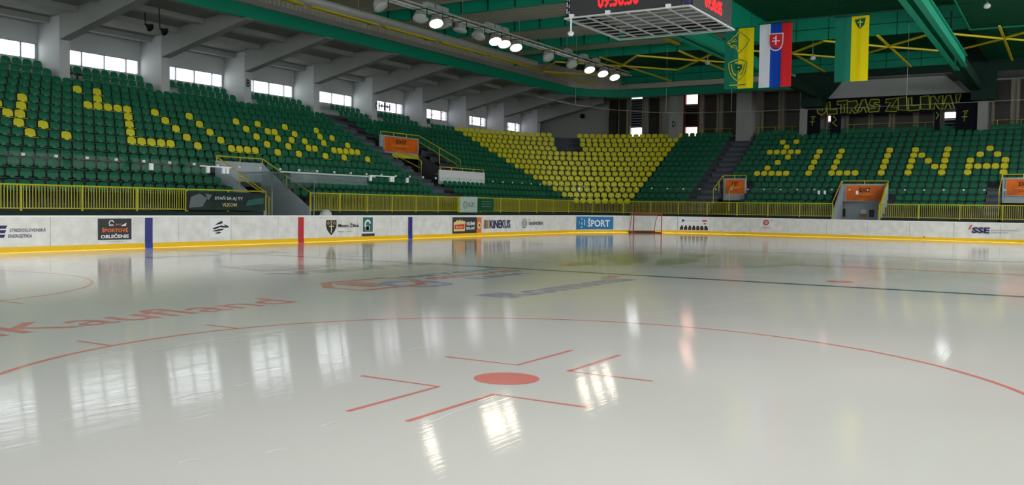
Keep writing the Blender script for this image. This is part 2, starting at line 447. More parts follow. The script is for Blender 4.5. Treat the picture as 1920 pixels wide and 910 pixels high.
# ---- side wall with its strip of windows
WY = 33.3
holes = [(x+.36, x+5.6, 8.55, 9.36) for x in COLS_X if x+5.6 < 50]
wl = wall_holes(MB(), 'Y', WY, WY+.3, -24, 50.3, 0, 12.2, holes)
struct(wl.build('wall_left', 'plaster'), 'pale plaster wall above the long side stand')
for i, (x0, x1, z0, z1) in enumerate(holes):
    w = struct(empty('window_%d' % (i+1)), None)
    fr = MB()
    fr.box(x0, x1, WY+.02, WY+.14, z1-.05, z1); fr.box(x0, x1, WY+.02, WY+.14, z0, z0+.05)
    ms = [x0+.03]+[x0+.45+1.33*j for j in range(4)]+[x1-.03]
    for xm in ms: fr.box(xm-.035, xm+.035, WY+.02, WY+.14, z0, z1)
    fr.build('window_frame', 'grey_paint', w)
    for a, b in zip(ms, ms[1:]):
        pb = MB(); pb.box(a+.035, b-.035, WY+.07, WY+.08, z0+.05, z1-.05)
        pb.build('pane', 'window_film' if i >= 6 else 'window_glass', w)
    fn = lambda u, v: (u, WY+.055, v)
    if i in (7, 8, 9):
        f = Flat(fn); f.text('TROCAL', x0+.7, x0+2.6, z0+.28, z0+.55, bold=.02); f.build('film_lettering', 'ad_red', w)
        f = Flat(fn); f.text('okna', x0+2.75, x0+3.8, z0+.26, z0+.5, bold=.02); f.build('film_lettering', 'ink_navy', w)
        f = Flat(fn); f.stroke([(x0+4.35, z0+.2), (x0+4.75, z0+.2), (x0+4.75, z0+.66), (x0+4.35, z0+.66)], .09, True); f.build('film_logo', 'ad_red', w)
    if i == 6:
        f = Flat(fn)
        for u, v, du, dv in ((1.2, .45, .75, .2), (1.35, .2, .5, .08), (2.3, .12, .14, .55), (2.62, .3, .14, .3), (2.94, .12, .14, .6), (3.26, .3, .14, .3), (3.58, .12, .14, .55), (2.4, .38, 1.2, .1)):
            f.rect(x0+u, x0+u+du, z0+v, z0+v+dv)
        f.build('film_logo', 'ink_navy', w)

# ---- side columns with their sloping roof beams
for i, x in enumerate(COLS_X):
    c = struct(empty('column', (x, 31.5, 0)), 'pale square concrete column with a sloping roof beam, side stand', group='columns of the side stand')
    mb = MB(); mb.box(-.28, .28, 0, 1.8, 6.4, 10.6); mb.build('column_shaft', 'plaster', c)
    mb = MB(); mb.prism([(1.8, 9.44), (0, 9.44), (-6.55, 10.92), (-6.55, 11.62), (1.8, 10.5)], lambda u, v, d: (d, u, v), -.27, .27)
    mb.build('roof_beam', 'plaster_dim', c)
f = Flat(lambda u, v: (u, 31.485, v)); x = COLS_X[4]; f.text('B', x-.14, x+.14, 8.55, 9.0, bold=.02); f.build('column_letter', 'black')
bpy.data.objects['column_letter'].parent = None
colB = [o for o in bpy.data.objects if o.name.startswith('column') and o.type == 'EMPTY']
def reparent(o, p):
    o.parent = p; o.matrix_parent_inverse = Matrix.Translation(p.location).inverted()
reparent(bpy.data.objects['column_letter'], colB[4])
f = Flat(lambda u, v: (u, 31.485, v)); x = COLS_X[6]; f.text('C', x-.02, x+.26, 8.4, 8.85, bold=.02); reparent(f.build('column_letter', 'black'), colB[6])

# ---- ribbed concrete ceiling over the side stand
cl = struct(empty('ceiling_left'), 'ribbed grey concrete ceiling over the side stand')
def slab_z(y): return 10.45+(33.3-y)*(1.25/8.35)
mb = MB(); mb.prism([(33.6, slab_z(33.6)), (24.95, slab_z(24.95)), (24.95, slab_z(24.95)+.3), (33.6, slab_z(33.6)+.3)], lambda u, v, d: (d, u, v), -24, 50.3)
mb.build('ceiling_slab', 'plaster_dim', cl)
for x in COLS_X:
    for y in (26.3, 28.3, 30.3, 32.5):
        if x+5.95 > 50: continue
        mb = MB(); mb.box(x+.28, x+5.67, y-.22, y+.22, slab_z(y)-.26, slab_z(y)+.02); mb.build('rib', 'plaster_dim', cl)

# ---- end wall, its columns and windows
EX = 49.8
bright = [(21.6, 22.75, 8.0, 11.5), (16.45, 17.6, 7.9, 11.5), (11.9, 12.42, 8.0, 11.55), (4.8, 5.58, 7.9, 9.22), (-3.9, -2.96, 7.9, 9.17)]
dark = [(23.1, 23.9), (24.1, 24.9), (19.95, 21.0), (14.75, 15.9), (12.95, 14.2), (9.5, 10.75), (7.8, 9.0), (2.45, 3.95), (.95, 2.15), (-.8, .5), (-2.2, -1.15), (-7.35, -6.3), (-9.0, -7.9), (-10.6, -9.4)]
holes = [(a, b, c, d) for a, b, c, d in bright]
we = wall_holes(MB(), 'X', EX, EX+.3, -26, 33.6, 0, 13.2, holes)
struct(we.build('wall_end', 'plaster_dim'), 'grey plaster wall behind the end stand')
wi = 20
for j, (y0, y1, z0, z1) in enumerate(bright):
    w = struct(empty('window_%d' % wi)); wi += 1
    fr = MB()
    for ym in (y0-.04, y1+.04): fr.box(EX-.1, EX+.1, ym-.06, ym+.06, z0, z1)
    fr.build('window_frame', 'frame_beige' if j != 1 else 'brown', w)
    h = z1-z0
    if h > 2.5: sp = ((z0, z0+.78), (z1-(.12 if j == 0 else .8), z1))
    else: sp = ((z1-.44, z1),)
    for a, b in sp:
        pb = MB(); pb.box(EX+.05, EX+.06, y0, y1, a, b); pb.build('pane', 'window_pink' if j in (1, 2, 3) else 'window_glass', w)
    lo = sp[0][1] if h > 2.5 else z0; hi = sp[-1][0]
    mb = MB(); mb.box(EX+.16, EX+.18, y0, y1, lo, hi); mb.build('blind_backing', 'black', w)
    nz = int((hi-lo)/.22)
    for s_ in range(nz):
        zz = lo+(s_+.5)*(hi-lo)/nz
        mb = MB(); mb.add([(EX+.02, y0, zz-.04), (EX+.02, y1, zz-.04), (EX+.1, y1, zz+.05), (EX+.1, y0, zz+.05)], [(0, 1, 2, 3)])
        mb.build('slat', 'blind' if j in (0, 3, 4) else 'brown', w)
for y0, y1 in dark:
    z0, z1 = (7.9, 11.35)
    w = struct(empty('window_%d' % wi)); wi += 1
    fr = MB()
    for ym in (y0-.09, y1+.09): fr.box(EX-.16, EX, ym-.09, ym+.09, z0, z1)
    fr.build('mullion', 'frame_beige', w)
    fr = MB()
    for zz in (z0+.05, z0+1.75, z1-.05): fr.box(EX-.1, EX, y0, y1, zz-.05, zz+.05)
    fr.build('window_frame', 'frame_dark', w)
    for a, b in ((z0+.1, z0+1.7), (z0+1.8, z1-.1)):
        pb = MB(); pb.box(EX-.05, EX-.01, y0+.05, y1-.05, a, b); pb.build('pane', 'pane_dark', w)
for y, w_ in ((17.55, .4), (11.55, .62), (6.8, .28), (-5.72, .3), (-11.7, .3)):
    mb = MB(); mb.box(46.9, 48.1, y-w_, y+w_, 6.0, 11.5)
    c = struct(mb.build('column', 'plaster_dim'), 'grey concrete column rising from the end stand', group='columns of the end stand')
    if w_ == .4:
        f = Flat(lambda u, v: (46.885, -u, v)); f.text('D', -17.65, -17.35, 8.45, 8.95, bold=.02); reparent(f.build('column_letter', 'black'), c)
mb = MB(); mb.box(45.75, 50.1, -26, 24.95, 11.5, 11.75)
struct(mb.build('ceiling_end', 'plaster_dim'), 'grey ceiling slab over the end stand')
# dark mural wall between the two middle columns, with an opening
mw = wall_holes(MB(), 'X', 47.0, 47.2, -5.4, 6.5, 6.9, 10.25, [(4.75, 5.55, 7.0, 9.2), (-4.0, -2.95, 7.0, 9.15), (-2.6, 4.0, 7.0, 8.95)])
mural = struct(mw.build('wall_mural', 'mural_black'), 'black painted wall with yellow green graffiti above the end stand')
mb = MB(); mb.add([(46.6, 4.6, 11.5), (46.6, -3.3, 11.5), (47.2, -5.0, 9.9), (47.2, 6.0, 10.1)], [(0, 1, 2, 3)]); mb.build('soffit', 'plaster', mural)
fn = lambda u, v: (46.985, -u, v)
def graf(outlines, w_, m_):
    f = Flat(fn)
    for o in outlines: f.stroke(o, w_, True)
    return f.build('graffiti_outline', m_, mural)
gz = 9.18
def blob(u, wd, hh, kind):
    z0 = gz+random.uniform(-.06, .06)+.02*u*.6
    P = {'U': [(0, 1), (.28, 1), (.3, .4), (.55, .3), (.65, 1), (.95, 1), (.9, .2), (.55, -.1), (.15, .1)],
         'L': [(0, 1), (.3, 1.05), (.35, .35), (.95, .4), (1, 0), (.1, -.05)],
         'T': [(0, 1), (1, 1.05), (.95, .7), (.65, .7), (.7, 0), (.35, -.05), (.38, .68), (.05, .7)],
         'R': [(0, 1), (.8, 1.05), (.95, .7), (.65, .45), (1, 0), (.65, -.02), (.35, .35), (.3, 0), (0, 0)],
         'A': [(.35, 1), (.65, 1.05), (1, 0), (.72, -.05), (.6, .3), (.4, .3), (.28, 0), (0, 0)],
         'S': [(.9, 1), (.2, 1.05), (0, .6), (.5, .45), (.6, .3), (.05, .25), (.1, -.05), (.9, 0), (1, .5), (.45, .65), (.5, .75), (.95, .75)],
         'Z': [(0, 1), (1, 1.05), (.5, .3), (1, .3), (.95, -.05), (0, 0), (.4, .7), (0, .7)],
         'I': [(.1, 1), (.8, 1.05), (.9, -.05), (.15, 0)], 'N': [(0, 1), (.3, 1.05), (.65, .5), (.68, 1), (1, 1.05), (.98, -.05), (.7, 0), (.35, .5), (.32, 0), (0, 0)], '!': [(.2, 1), (.9, 1.05), (.6, .35), (.35, .35)]}[kind]
    return [(u+a*wd, z0+b*hh) for a, b in P]
outl = [blob(-5.85+i*.77, .82, .88, c) for i, c in enumerate('ULTRAS')]+[blob(-.78+i*.77, .82, .9, c) for i, c in enumerate('ZILINA')]+[blob(3.85, .5, .9, '!')]
graf(outl, .08, 'graffiti')
f = Flat(fn)
for o in outl: f.poly(o)
f.fn = lambda u, v: (46.992, -u, v)
f2 = Flat(lambda u, v: (46.992, -u, v))
for o in outl:
    cx_ = sum(p[0] for p in o)/len(o); cy_ = sum(p[1] for p in o)/len(o)
    f2.poly([(cx_+(a-cx_)*.9, cy_+(b-cy_)*.9) for a, b in o])
f2.build('graffiti_fill', 'graffiti_dark', mural)
f = Flat(fn)
for u in (-6.15, 4.55):
    f.stroke([(u-.1, 8.9), (u+.25, 8.95), (u+.1, 8.7)], .05); f.stroke([(u+.05, 8.95), (u+.02, 8.2)], .05); f.stroke([(u-.15, 8.5), (u+.22, 8.52)], .05)
f.stroke([(-4.55, 8.9), (-4.3, 8.6), (-4.6, 8.4), (-4.25, 8.1)], .07); f.stroke([(2.72, 8.9), (2.88, 8.7), (2.7, 8.4)], .06)
f.build('graffiti_tag', 'graffiti', mural)

# ---- green fascia round the inner edge of the lower roof, ribbed cladding above it
def roof_path(off=0.0, step=None):
    P = [(-24.0, 24.9+off), (40.9, 24.9+off)]
    P += [(40.9+(4.8+off)*math.cos(a), 20.1+(4.8+off)*math.sin(a)) for a in [PI/2*(1-i/12) for i in range(1, 13)]]
    P += [(45.7+off, 7.0)]
    if not step: return P
    out = []
    for a, b in zip(P, P[1:]):
        a = Vector(a); b = Vector(b); k = max(1, int((b-a).length/step))
        out += [tuple(a.lerp(b, i/k)) for i in range(k)]
    return out+[P[-1]]
def ribbon_wall(mb, pa, pb, z0, z1):
    m_ = len(pa)
    mb.add([(x, y, z) for p, z in ((pa, z0), (pa, z1), (pb, z0), (pb, z1)) for x, y in p],
           [q for i in range(m_-1) for q in ((i, i+1, m_+i+1, m_+i), (2*m_+i, 3*m_+i, 3*m_+i+1, 2*m_+i+1), (i, 2*m_+i, 2*m_+i+1, i+1), (m_+i, m_+i+1, 3*m_+i+1, 3*m_+i))])
mb = MB(); ribbon_wall(mb, roof_path(0), roof_path(.18), 10.98, 11.64)
struct(mb.build('trim_1', 'fascia_green'), 'green steel edge beam curving round the lower roof')
pts = roof_path(.12, .16)
pz = [(x+(.05 if i % 2 else 0)*0.7, y+(.05 if i % 2 else 0)) for i, (x, y) in enumerate(pts)]
mb = MB(); strip(mb, pz, pz, 11.6, 13.35)
struct(mb.build('clerestory_wall', 'roof_grey'), 'ribbed grey brown cladding above the green edge beam')
# corner slab filling between the curved edge beam and the ceilings
mb = MB(); rp = roof_path(.1)[1:14]
mb.add([(x, y, 11.62) for x, y in rp]+[(50, 7, 11.62), (50, 25.2, 11.62), (40.9, 25.2, 11.62)], [tuple(range(len(rp)+3))])
struct(mb.build('ceiling_corner', 'plaster_dim'), 'grey ceiling in the corner behind the curved edge beam')

# ---- main roof: corrugated sheets
def corrugated(x0, x1, y0, y1, z, step=.17, h=.07):
    mb = MB(); k = int((x1-x0)/step); vs = []; fs = []
    for i in range(k+1):
        x = x0+(x1-x0)*i/k; zz = z+(h if (i//2) % 2 else 0); vs += [(x, y0, zz), (x, y1, zz)]
    fs = [(2*i, 2*i+1, 2*i+3, 2*i+2) for i in range(k)]
    return mb.add(vs, fs)
struct(corrugated(-34, 33.1, 6.0, 25.3, 12.9).build('roof', 'roof_grey'), 'grey corrugated metal roof sheeting over the ice')
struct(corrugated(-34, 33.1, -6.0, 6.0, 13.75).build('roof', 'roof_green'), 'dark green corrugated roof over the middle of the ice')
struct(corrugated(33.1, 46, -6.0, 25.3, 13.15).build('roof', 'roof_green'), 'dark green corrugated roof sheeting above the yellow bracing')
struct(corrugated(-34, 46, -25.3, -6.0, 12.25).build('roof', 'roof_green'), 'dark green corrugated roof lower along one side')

GIRD_X = [-32, -26, -20, -14, -8, -2, 4, 10, 16.2, 22, 28]
def girder(x, y0, y1, zb, zt, step=1.75, name='roof_beam', m_='steel_green'):
    e = struct(empty(name, (x, 0, 0)), 'green steel plate girder across the roof with upright stiffeners', group='roof girders')
    mb = MB(); mb.box(-.02, .02, y0, y1, zb+.03, zt); mb.build('web', m_, e)
    mb = MB(); mb.box(-.14, .14, y0, y1, zb, zb+.03); mb.build('flange', m_, e)
    k = int((y1-y0)/step)
    for i in range(1, k+1):
        mb = MB(); y = y0+(y1-y0)*i/(k+1); mb.box(-.13, -.02, y-.015, y+.015, zb+.03, zt); mb.build('stiffener', 'dark_green', e)
    return e
for x in GIRD_X: girder(x, 6.0, 25.2, 12.3, 12.95)
# long girder webs closing the step between the two roof levels
for y in (6.0, -6.0):
    e = struct(empty('roof_beam', (0, y, 0)), 'green steel web running the length of the roof', group='roof girders')
    mb = MB(); mb.box(-34, 33.1, -.03, .03, 12.2, 13.8); mb.build('web', 'steel_green', e)
# cladding bands of separate panels at the far end of the roof
def panel_band(name, x, y0, y1, z0, z1, rows, width, label):
    e = struct(empty(name, (x, 0, 0)), label)
    k = max(1, round((y1-y0)/width)); me = None
    for i in range(k):
        a = y0+(y1-y0)*i/k
        for r_ in range(rows):
            if me is None:
                mb = MB(); mb.box(0, .05, .025, (y1-y0)/k-.025, .025, (z1-z0)/rows-.025); me = mb.mesh('panel', 'steel_green')
            link('panel', me, e, (0, a, z0+(z1-z0)*r_/rows))
    mb = MB(); mb.box(.04, .1, y0, y1, z0, z1); mb.box(.04, .1, y0, y1, z1, z1+.35); mb.build('panel_backing', 'dark_green', e)
panel_band('clerestory_wall', 33.1, -6.0, 22.0, 12.3, 13.75, 2, 2.0, 'band of light green wall panels under the middle roof')
panel_band('clerestory_wall', 44.8, -4.2, 21.5, 12.0, 13.15, 2, 2.3, 'lower band of light green wall panels at the end')
mb = MB(); mb.box(45.0, 45.1, 7.0, 21, 11.6, 12.05); struct(mb.build('clerestory_wall', 'roof_grey'), 'grey strip below the end panels')
mb = MB(); mb.box(45.0, 45.1, -6, 7.0, 11.5, 12.05); struct(mb.build('clerestory_wall', 'dark_green'), 'dark green strip below the end panels between the brackets')
mb = MB(); mb.box(45.6, 45.75, -25.3, -6.0, 11.5, 12.6); mb.box(33.1, 46, -6.05, -5.95, 12.2, 13.4); mb.box(45.5, 46.1, -6.0, 25.3, 13.1, 13.3); mb.box(45.7, 46.0, -6.0, 25.3, 11.7, 13.2); struct(mb.build('clerestory_wall', 'dark_green'), 'dark green closing strips at the end of the roof')
mb = MB(); mb.box(33.1, 33.25, 21.9, 25.3, 12.2, 13.4); mb.box(33.0, 33.2, -25.3, -5.9, 12.2, 13.9); struct(mb.build('roof_beam', 'steel_green'), 'short green web closing the roof step')
# twin long beams under the middle roof and the brackets they end in
for y in (5.5, -5.5):
    e = struct(empty('roof_beam', (0, y, 0)), 'pair of long green steel beams hung below the middle roof', group='twin roof beams')
    for dy, x1 in ((-.27, 33.0), (.27, 34.5)):
        mb = MB(); mb.box(-34, x1, dy-.14, dy+.14, 10.1, 10.16); mb.box(-34, x1, dy-.02, dy+.02, 10.16, 10.7); mb.box(-34, x1, dy-.14, dy+.14, 10.7, 10.76); mb.build('beam', 'steel_green', e)
    mb = MB(); mb.box(33.5, 46.8, -.22, .22, 10.15, 10.8); mb.build('beam_end', 'dark_green', e)
    for xx in (-20, -8, 4, 16.2, 28):
        mb = MB(); mb.box(xx-.05, xx+.05, -.05, .05, 10.7, 12.4); mb.build('hanger', 'dark_green', e)
    sgn = 1 if y > 0 else -1
    mb = MB(); mb.prism([(sgn*1.1, 12.0), (-sgn*2.1, 12.0), (-sgn*.4, 10.1), (-sgn*.4, 9.5), (sgn*1.1, 9.5)], lambda u, v, d: (d, u, v), 45.2, 46.85)
    mb.build('bracket', 'dark_green', e)

# ---- walls that close the hall behind the camera (outside the picture)
mb = wall_holes(MB(), 'Y', -33.6, -33.3, -40, 50, 0, 12.6, [(x, x+5.2, 4.5, 11.2) for x in (-38, -32, -26, -20, -14, -8, -2, 4, 10, 16, 22, 28, 34, 40)]); struct(mb.build('wall_right', 'plaster_dim'), 'grey wall along the opposite side of the hall')  # tall openings added in this unseen wall to let sky light in
mb = wall_holes(MB(), 'X', -40.3, -40, -33.6, 33.6, 0, 13.8, [(y, y+5.2, 4.5, 11.2) for y in (-31, -25, -19, -13, -7, -1, 5, 11, 17, 23)]); struct(mb.build('wall_back', 'plaster_dim'), 'grey wall behind the near end of the rink')  # same added openings, sky light from behind the camera
mb = MB(); mb.box(-40, 50.3, -33.6, -25.2, 11.5, 11.7); struct(mb.build('ceiling_right', 'plaster_dim'), 'grey ceiling along the opposite side of the hall')
mb = MB(); mb.box(-40, -24, 25.0, 33.6, 11.5, 11.7); mb.box(-40, -34, -25.3, 25.3, 12.9, 13.1); mb.box(-40, -24, 33.3, 33.6, 0, 11.6); struct(mb.build('ceiling_back', 'plaster_dim'), 'grey ceiling over the near end of the hall')

# ================================================================== THINGS
# ---- rink boards: separate white panels, cap rail, yellow kick strip, glass panes with clips, advertising
boards = empty('rink_boards', (0, 0, 0), 0, 'white rink boards with adverts, yellow kick strip and clear glass round the ice', 'rink boards')
def board_strip(mb, s0, s1, z0, z1, o0, o1, step=.5):
    """slab following the boards between offsets o0 (ice side) and o1 (outside)"""
    k = max(1, math.ceil((s1-s0)/step)); vs = []
    for i in range(k+1):
        s = s0+(s1-s0)*i/k
        for o_, z in ((o0, z0), (o0, z1), (o1, z1), (o1, z0)):
            p = on_board(s, z, o_); vs.append(p)
    fs = [(4*i+a, 4*i+(a+1) % 4, 4*i+4+(a+1) % 4, 4*i+4+a) for i in range(k) for a in range(4)]
    fs += [(0, 1, 2, 3), (4*k+3, 4*k+2, 4*k+1, 4*k)]
    return mb.add(vs, fs)
NP = 72
for i in range(NP):
    s0 = -1.2+PERIM*i/NP; s1 = s0+PERIM/NP
    mb = MB(); board_strip(mb, s0+.006, s1-.006, .13, 1.035, 0, -.08); mb.build('board_panel', 'board_white', boards)
mb = MB(); board_strip(mb, 0, PERIM, .05, 1.0, -.02, -.07); mb.build('board_core', 'ad_dark', boards)
mb = MB(); board_strip(mb, 0, PERIM, 1.03, 1.075, .012, -.10); mb.build('cap_rail', 'cap_white', boards)
mb = MB(); board_strip(mb, 0, PERIM, 0, .165, .014, -.02); mb.build('kick_strip', 'kick_yellow', boards)
GP = 1.02
s = -15.35; gi = 0
while s < 60:
    mb = MB(); board_strip(mb, s+.012, s+GP-.012, 1.075, 2.93, -.035, -.047, .34); mb.build('pane', 'rink_glass', boards)
    mb = MB(); board_strip(mb, s-.045, s+.045, 2.82, 2.9, -.02, -.065, 1); mb.build('glass_clip', 'lamp_grey', boards)
    s += GP; gi += 1
for s_ in (-6.9, -4.55, -3.85, -3.68, 4.3, 5.7, 5.85, 6.9, 23.9, 40.0, 40.35, 42.2):   # bright white gate fittings on the glass
    mb = MB(); board_strip(mb, s_-.06, s_+.06, 2.58, 2.80, .0, -.08, 1); mb.build('gate_fitting', 'white_paint', boards)
for a, b in ((-4.9, -3.5), (4.2, 6.0)):
    mb = MB(); board_strip(mb, a, b, 2.79, 2.83, -.01, -.05, .5); mb.build('gate_rail', 'white_paint', boards)

AD = .006
def ad(m_, fill, name='advert', parent=None):
    global AD
    AD += .0006
    a = AD
    f = Flat(lambda u, v: on_board(u, v, a)); fill(f); return f.build(name, m_, parent or boards)
def lined(s0, s1, m_, km):
    ad(m_, lambda f: f.rect(s0, s1, .13, 1.0), 'painted_line')
    AD_ = .018
    f = Flat(lambda u, v: on_board(u, v, AD_)); f.rect(s0, s1, 0, .165); f.build('painted_line', km, boards)
lined(-7.18, -6.88, 'line_blue', 'kick_blue'); lined(-.13, .19, 'line_red', 'line_red'); lined(6.95, 7.27, 'line_blue', 'kick_blue')
# three bars and two lines of lettering
a = ad('ink_navy', lambda f: [f.poly([(-12.6+i*.03, .44+i*.13), (-11.88+i*.03, .44+i*.13), (-11.84+i*.03, .53+i*.13), (-12.56+i*.03, .53+i*.13)]) for i in range(3)])
ad('ink_navy', lambda f: f.text('STREDOSLOVENSKÁ', -11.72, -10.62, .6, .72, .01, .1), 'lettering', a)
ad('ink_navy', lambda f: f.text('ENERGETIKA', -11.76, -11.05, .43, .53, .01, .1), 'lettering', a)
a = ad('ad_dark', lambda f: f.rect(-8.9, -7.69, .3, .98))
ad('ad_white', lambda f: (f.ring(-8.42, .83, .085, .03, .3, PI*1.2), f.text('bm', -8.5, -8.35, .74, .82, .02), f.poly([(-8.08, .74), (-7.88, .84), (-7.9, .74)])), 'logo', a)
ad('ad_orange', lambda f: f.text('sport', -8.28, -8.06, .75, .82, .01), 'lettering', a)
ad('ad_orange', lambda f: f.text('ŠPORTOVÉ', -8.76, -7.82, .54, .69, .03), 'lettering', a)
ad('ad_white', lambda f: f.text('OBLEČENIE', -8.80, -7.79, .35, .5, .03), 'lettering', a)
ad('ink_grey', lambda f: f.text('www.sportove.sk', -8.55, -8.0, .22, .27), 'lettering', a)
a = ad('ad_white', lambda f: f.rect(-4.52, -3.6, .3, 1.0))
def wolf(f):
    for p in ([(-4.4, .62), (-4.0, .72), (-3.72, .68), (-3.78, .63), (-4.05, .65), (-4.3, .57)], [(-4.3, .73), (-4.05, .86), (-3.9, .8), (-4.02, .77)], [(-4.42, .52), (-4.1, .59), (-3.85, .6), (-3.95, .54), (-4.2, .5)],
              [(-4.3, .44), (-4.08, .5), (-3.98, .46), (-4.12, .42)], [(-3.9, .77), (-3.66, .69), (-3.62, .65), (-3.74, .63), (-3.8, .69)], [(-4.02, .83), (-3.98, .9), (-3.92, .82)]): f.poly(p)
ad('ink_black', wolf, 'logo', a)
def shield(f, c, w, z0, z1, n=8):
    P = [(c-w, z1), (c+w, z1)]+[(c+w*(1-(i/n)**2.2), z1-(z1-z0)*(.25+.75*i/n)) for i in range(n+1)]
    f.poly(P[:2]+P[2:]+[(2*c-x, z) for x, z in reversed(P[2:-1])])
a = ad('ink_black', lambda f: shield(f, 1.78, .31, .26, .88))
ad('ad_cream', lambda f: (f.rect(1.75, 1.81, .36, .82), f.rect(1.63, 1.93, .6, .645), f.disc(1.78, .8, .06), f.ring(1.6, .76, .05, .02), f.ring(1.96, .76, .05, .02)), 'emblem', a)
ad('ink_black', lambda f: f.text('Mesto Žilina', 2.2, 3.5, .57, .76, .02), 'lettering', a)
ad('ink_grey', lambda f: f.text('Mesto s tvárou', 2.2, 3.1, .37, .43), 'lettering', a)
a = ad('ad_white', lambda f: f.rect(3.66, 4.52, .29, 1.01))
ad('ad_teal', lambda f: f.rect(3.76, 4.42, .36, .99), 'logo', a)
ad('ad_white', lambda f: (f.ring(4.08, .68, .17, .09, .2, PI*1.3, 16), f.disc(4.06, .52, .12), f.poly([(3.95, .42), (4.2, .42), (4.22, .62), (4.0, .6)])), 'logo', a)
ad('ad_dark', lambda f: f.rect(3.7, 4.55, .17, .29), 'logo', a)
a = ad('ad_dark', lambda f: f.rect(10.51, 12.66, .17, .98))
ad('ad_cream', lambda f: f.poly([(10.62, .28), (11.6, .28), (11.62, .78), (11.42, .78), (11.36, .86), (11.26, .78), (11.14, .88), (11.0, .78), (10.88, .86), (10.8, .77), (10.6, .72)]), 'logo', a)
ad('ad_red', lambda f: f.poly([(10.68, .38), (11.54, .38), (11.56, .64), (10.66, .6)]), 'logo', a)
ad('ad_cream', lambda f: f.text('ŠPORT', 10.78, 11.46, .42, .56, .02), 'lettering', a)
ad('ad_white', lambda f: f.text('VIDÍME', 11.7, 12.5, .56, .78, .04), 'lettering', a); ad('ad_white', lambda f: f.text('REKLAMY', 11.72, 12.5, .35, .48, .03), 'lettering', a)
a = ad('ad_orange', lambda f: f.rect(12.68, 13.12, .18, .97)); ad('ad_cream', lambda f: f.disc(12.9, .56, .15, .18), 'logo', a); ad('brown', lambda f: f.disc(12.92, .57, .06, .07), 'logo', a)
a = ad('ad_gold', lambda f: f.rect(13.58, 13.8, .38, .83)); ad('ink_grey', lambda f: f.rect(13.36, 13.55, .38, .83), 'logo', a)
ad('ink_navy', lambda f: f.text('KiNEKUS', 13.9, 16.0, .38, .83, .03), 'lettering', a)
a = ad('ink_grey', lambda f: (f.ring(17.52, .62, .24, .05), f.ring(17.52, .62, .12, .04)))
ad('ink_grey', lambda f: f.text('GASHORN', 17.98, 19.6, .52, .72, .05), 'lettering', a); ad('ink_grey', lambda f: f.text('na', 17.95, 18.2, .8, .86), 'lettering', a)
a = ad('ad_blue', lambda f: f.rect(23.66, 26.86, .2, 1.0, 12))
ad('ad_white', lambda f: (f.ring(24.25, .6, .26, .08, -.6, PI*1.55, 28), f.ring(24.3, .57, .1, .06, .5, PI*2.1, 16)), 'logo', a)
ad('ad_white', lambda f: f.text('ŠPORT', 24.75, 26.6, .36, .9, .025), 'lettering', a)
a = ad('ad_white', lambda f: f.rect(31.3, 33.25, .2, 1.02, 8))
ad('brown', lambda f: [(f.disc(31.5+i*.26, .4, .13, .11), f.rect(31.38+i*.26, 31.63+i*.26, .22, .4)) for i in range(7)], 'picture', a)
ad('ink_navy', lambda f: (f.poly([(31.5, .72), (31.75, .8), (31.55, .92)]), f.rect(32.9, 33.05, .6, .66)), 'logo', a); ad('ad_red', lambda f: f.disc(32.95, .82, .17, .06), 'logo', a); ad('ink_grey', lambda f: f.text('stavebniny', 31.85, 32.6, .76, .84), 'lettering', a)
a = ad('ad_red', lambda f: (f.ring(36.87, .8, .14, .07), f.disc(36.87, .8, .05))); ad('ad_red', lambda f: f.text('nova', 36.6, 37.15, .42, .5), 'lettering', a)
for s_ in (35.5, 45.95):
    ad('ad_red', lambda f: f.disc(s_, .17, .04), 'logo')
a = ad('ink_navy', lambda f: f.text('SSE', 48.35, 49.25, .46, .8, .05, .12))
ad('ad_red', lambda f: f.poly([(48.2, .66), (48.32, .92), (48.4, .92), (48.28, .66)]), 'logo', a)
ad('ink_grey', lambda f: f.text('STREDOSLOVENSKÁ', 49.35, 50.7, .62, .7), 'lettering', a); ad('ink_grey', lambda f: f.text('ENERGETIKA', 49.35, 50.2, .48, .56), 'lettering', a)

# ---- yellow railings along the front of the stands
BAL = .112
def rail_run(pts, label, posts=2.2, bal=True):
    """railing along a 2D path: posts, two rails and balusters each their own part"""
    e = empty('railing', (pts[0][0], pts[0][1], 1.15), 0, label, 'railing', 'yellow railings along the stand fronts')
    o = Vector((pts[0][0], pts[0][1], 1.15))
    L = [0.0]
    for a, b in zip(pts, pts[1:]): L.append(L[-1]+(Vector(b)-Vector(a)).length)
    def P(t, z):
        for i in range(len(pts)-1):
            if t <= L[i+1]+1e-6:
                q = Vector(pts[i]).lerp(Vector(pts[i+1]), (t-L[i])/(L[i+1]-L[i])); break
        return Vector((q.x, q.y, z))-o
    for nm, z, r in (('top_rail', 2.06, .032), ('bottom_rail', 1.24, .022)):
        mb = MB(); mb.tube([P(t, z) for t in L], r, 6); mb.build(nm, 'rail_yellow', e)
    k = max(1, round(L[-1]/posts))
    mb = MB(); mb.box(-.028, .028, -.028, .028, 0, .91); pm = mb.mesh('post', 'rail_yellow')
    for i in range(k+1): link('post', pm, e, P(min(L[-1], L[-1]*i/k), 1.15))
    if bal:
        mb = MB(); mb.box(-.011, .011, -.011, .011, .09, .89); bm = mb.mesh('baluster', 'rail_yellow')
        m_ = int(L[-1]/BAL)
        for i in range(1, m_): link('baluster', bm, e, P(L[-1]*i/m_, 1.15))
    return e
RQ = 19.8
rail_run([(-13.0, RQ), (-1.39, RQ)], 'yellow railing before the long stand, up to the dark banner')
e = rail_run([(-1.32, RQ), (TUN_A[0], RQ)], 'short yellow railing carrying the dark lettered banner', bal=False)
rail_run([(TUN_A[1], RQ), (18.37, RQ)], 'yellow railing between the player tunnel and the white banner')
rail_run([(18.44, RQ)]+stand_path(RQ, 8), 'yellow railing from the white banner round the stand corner')
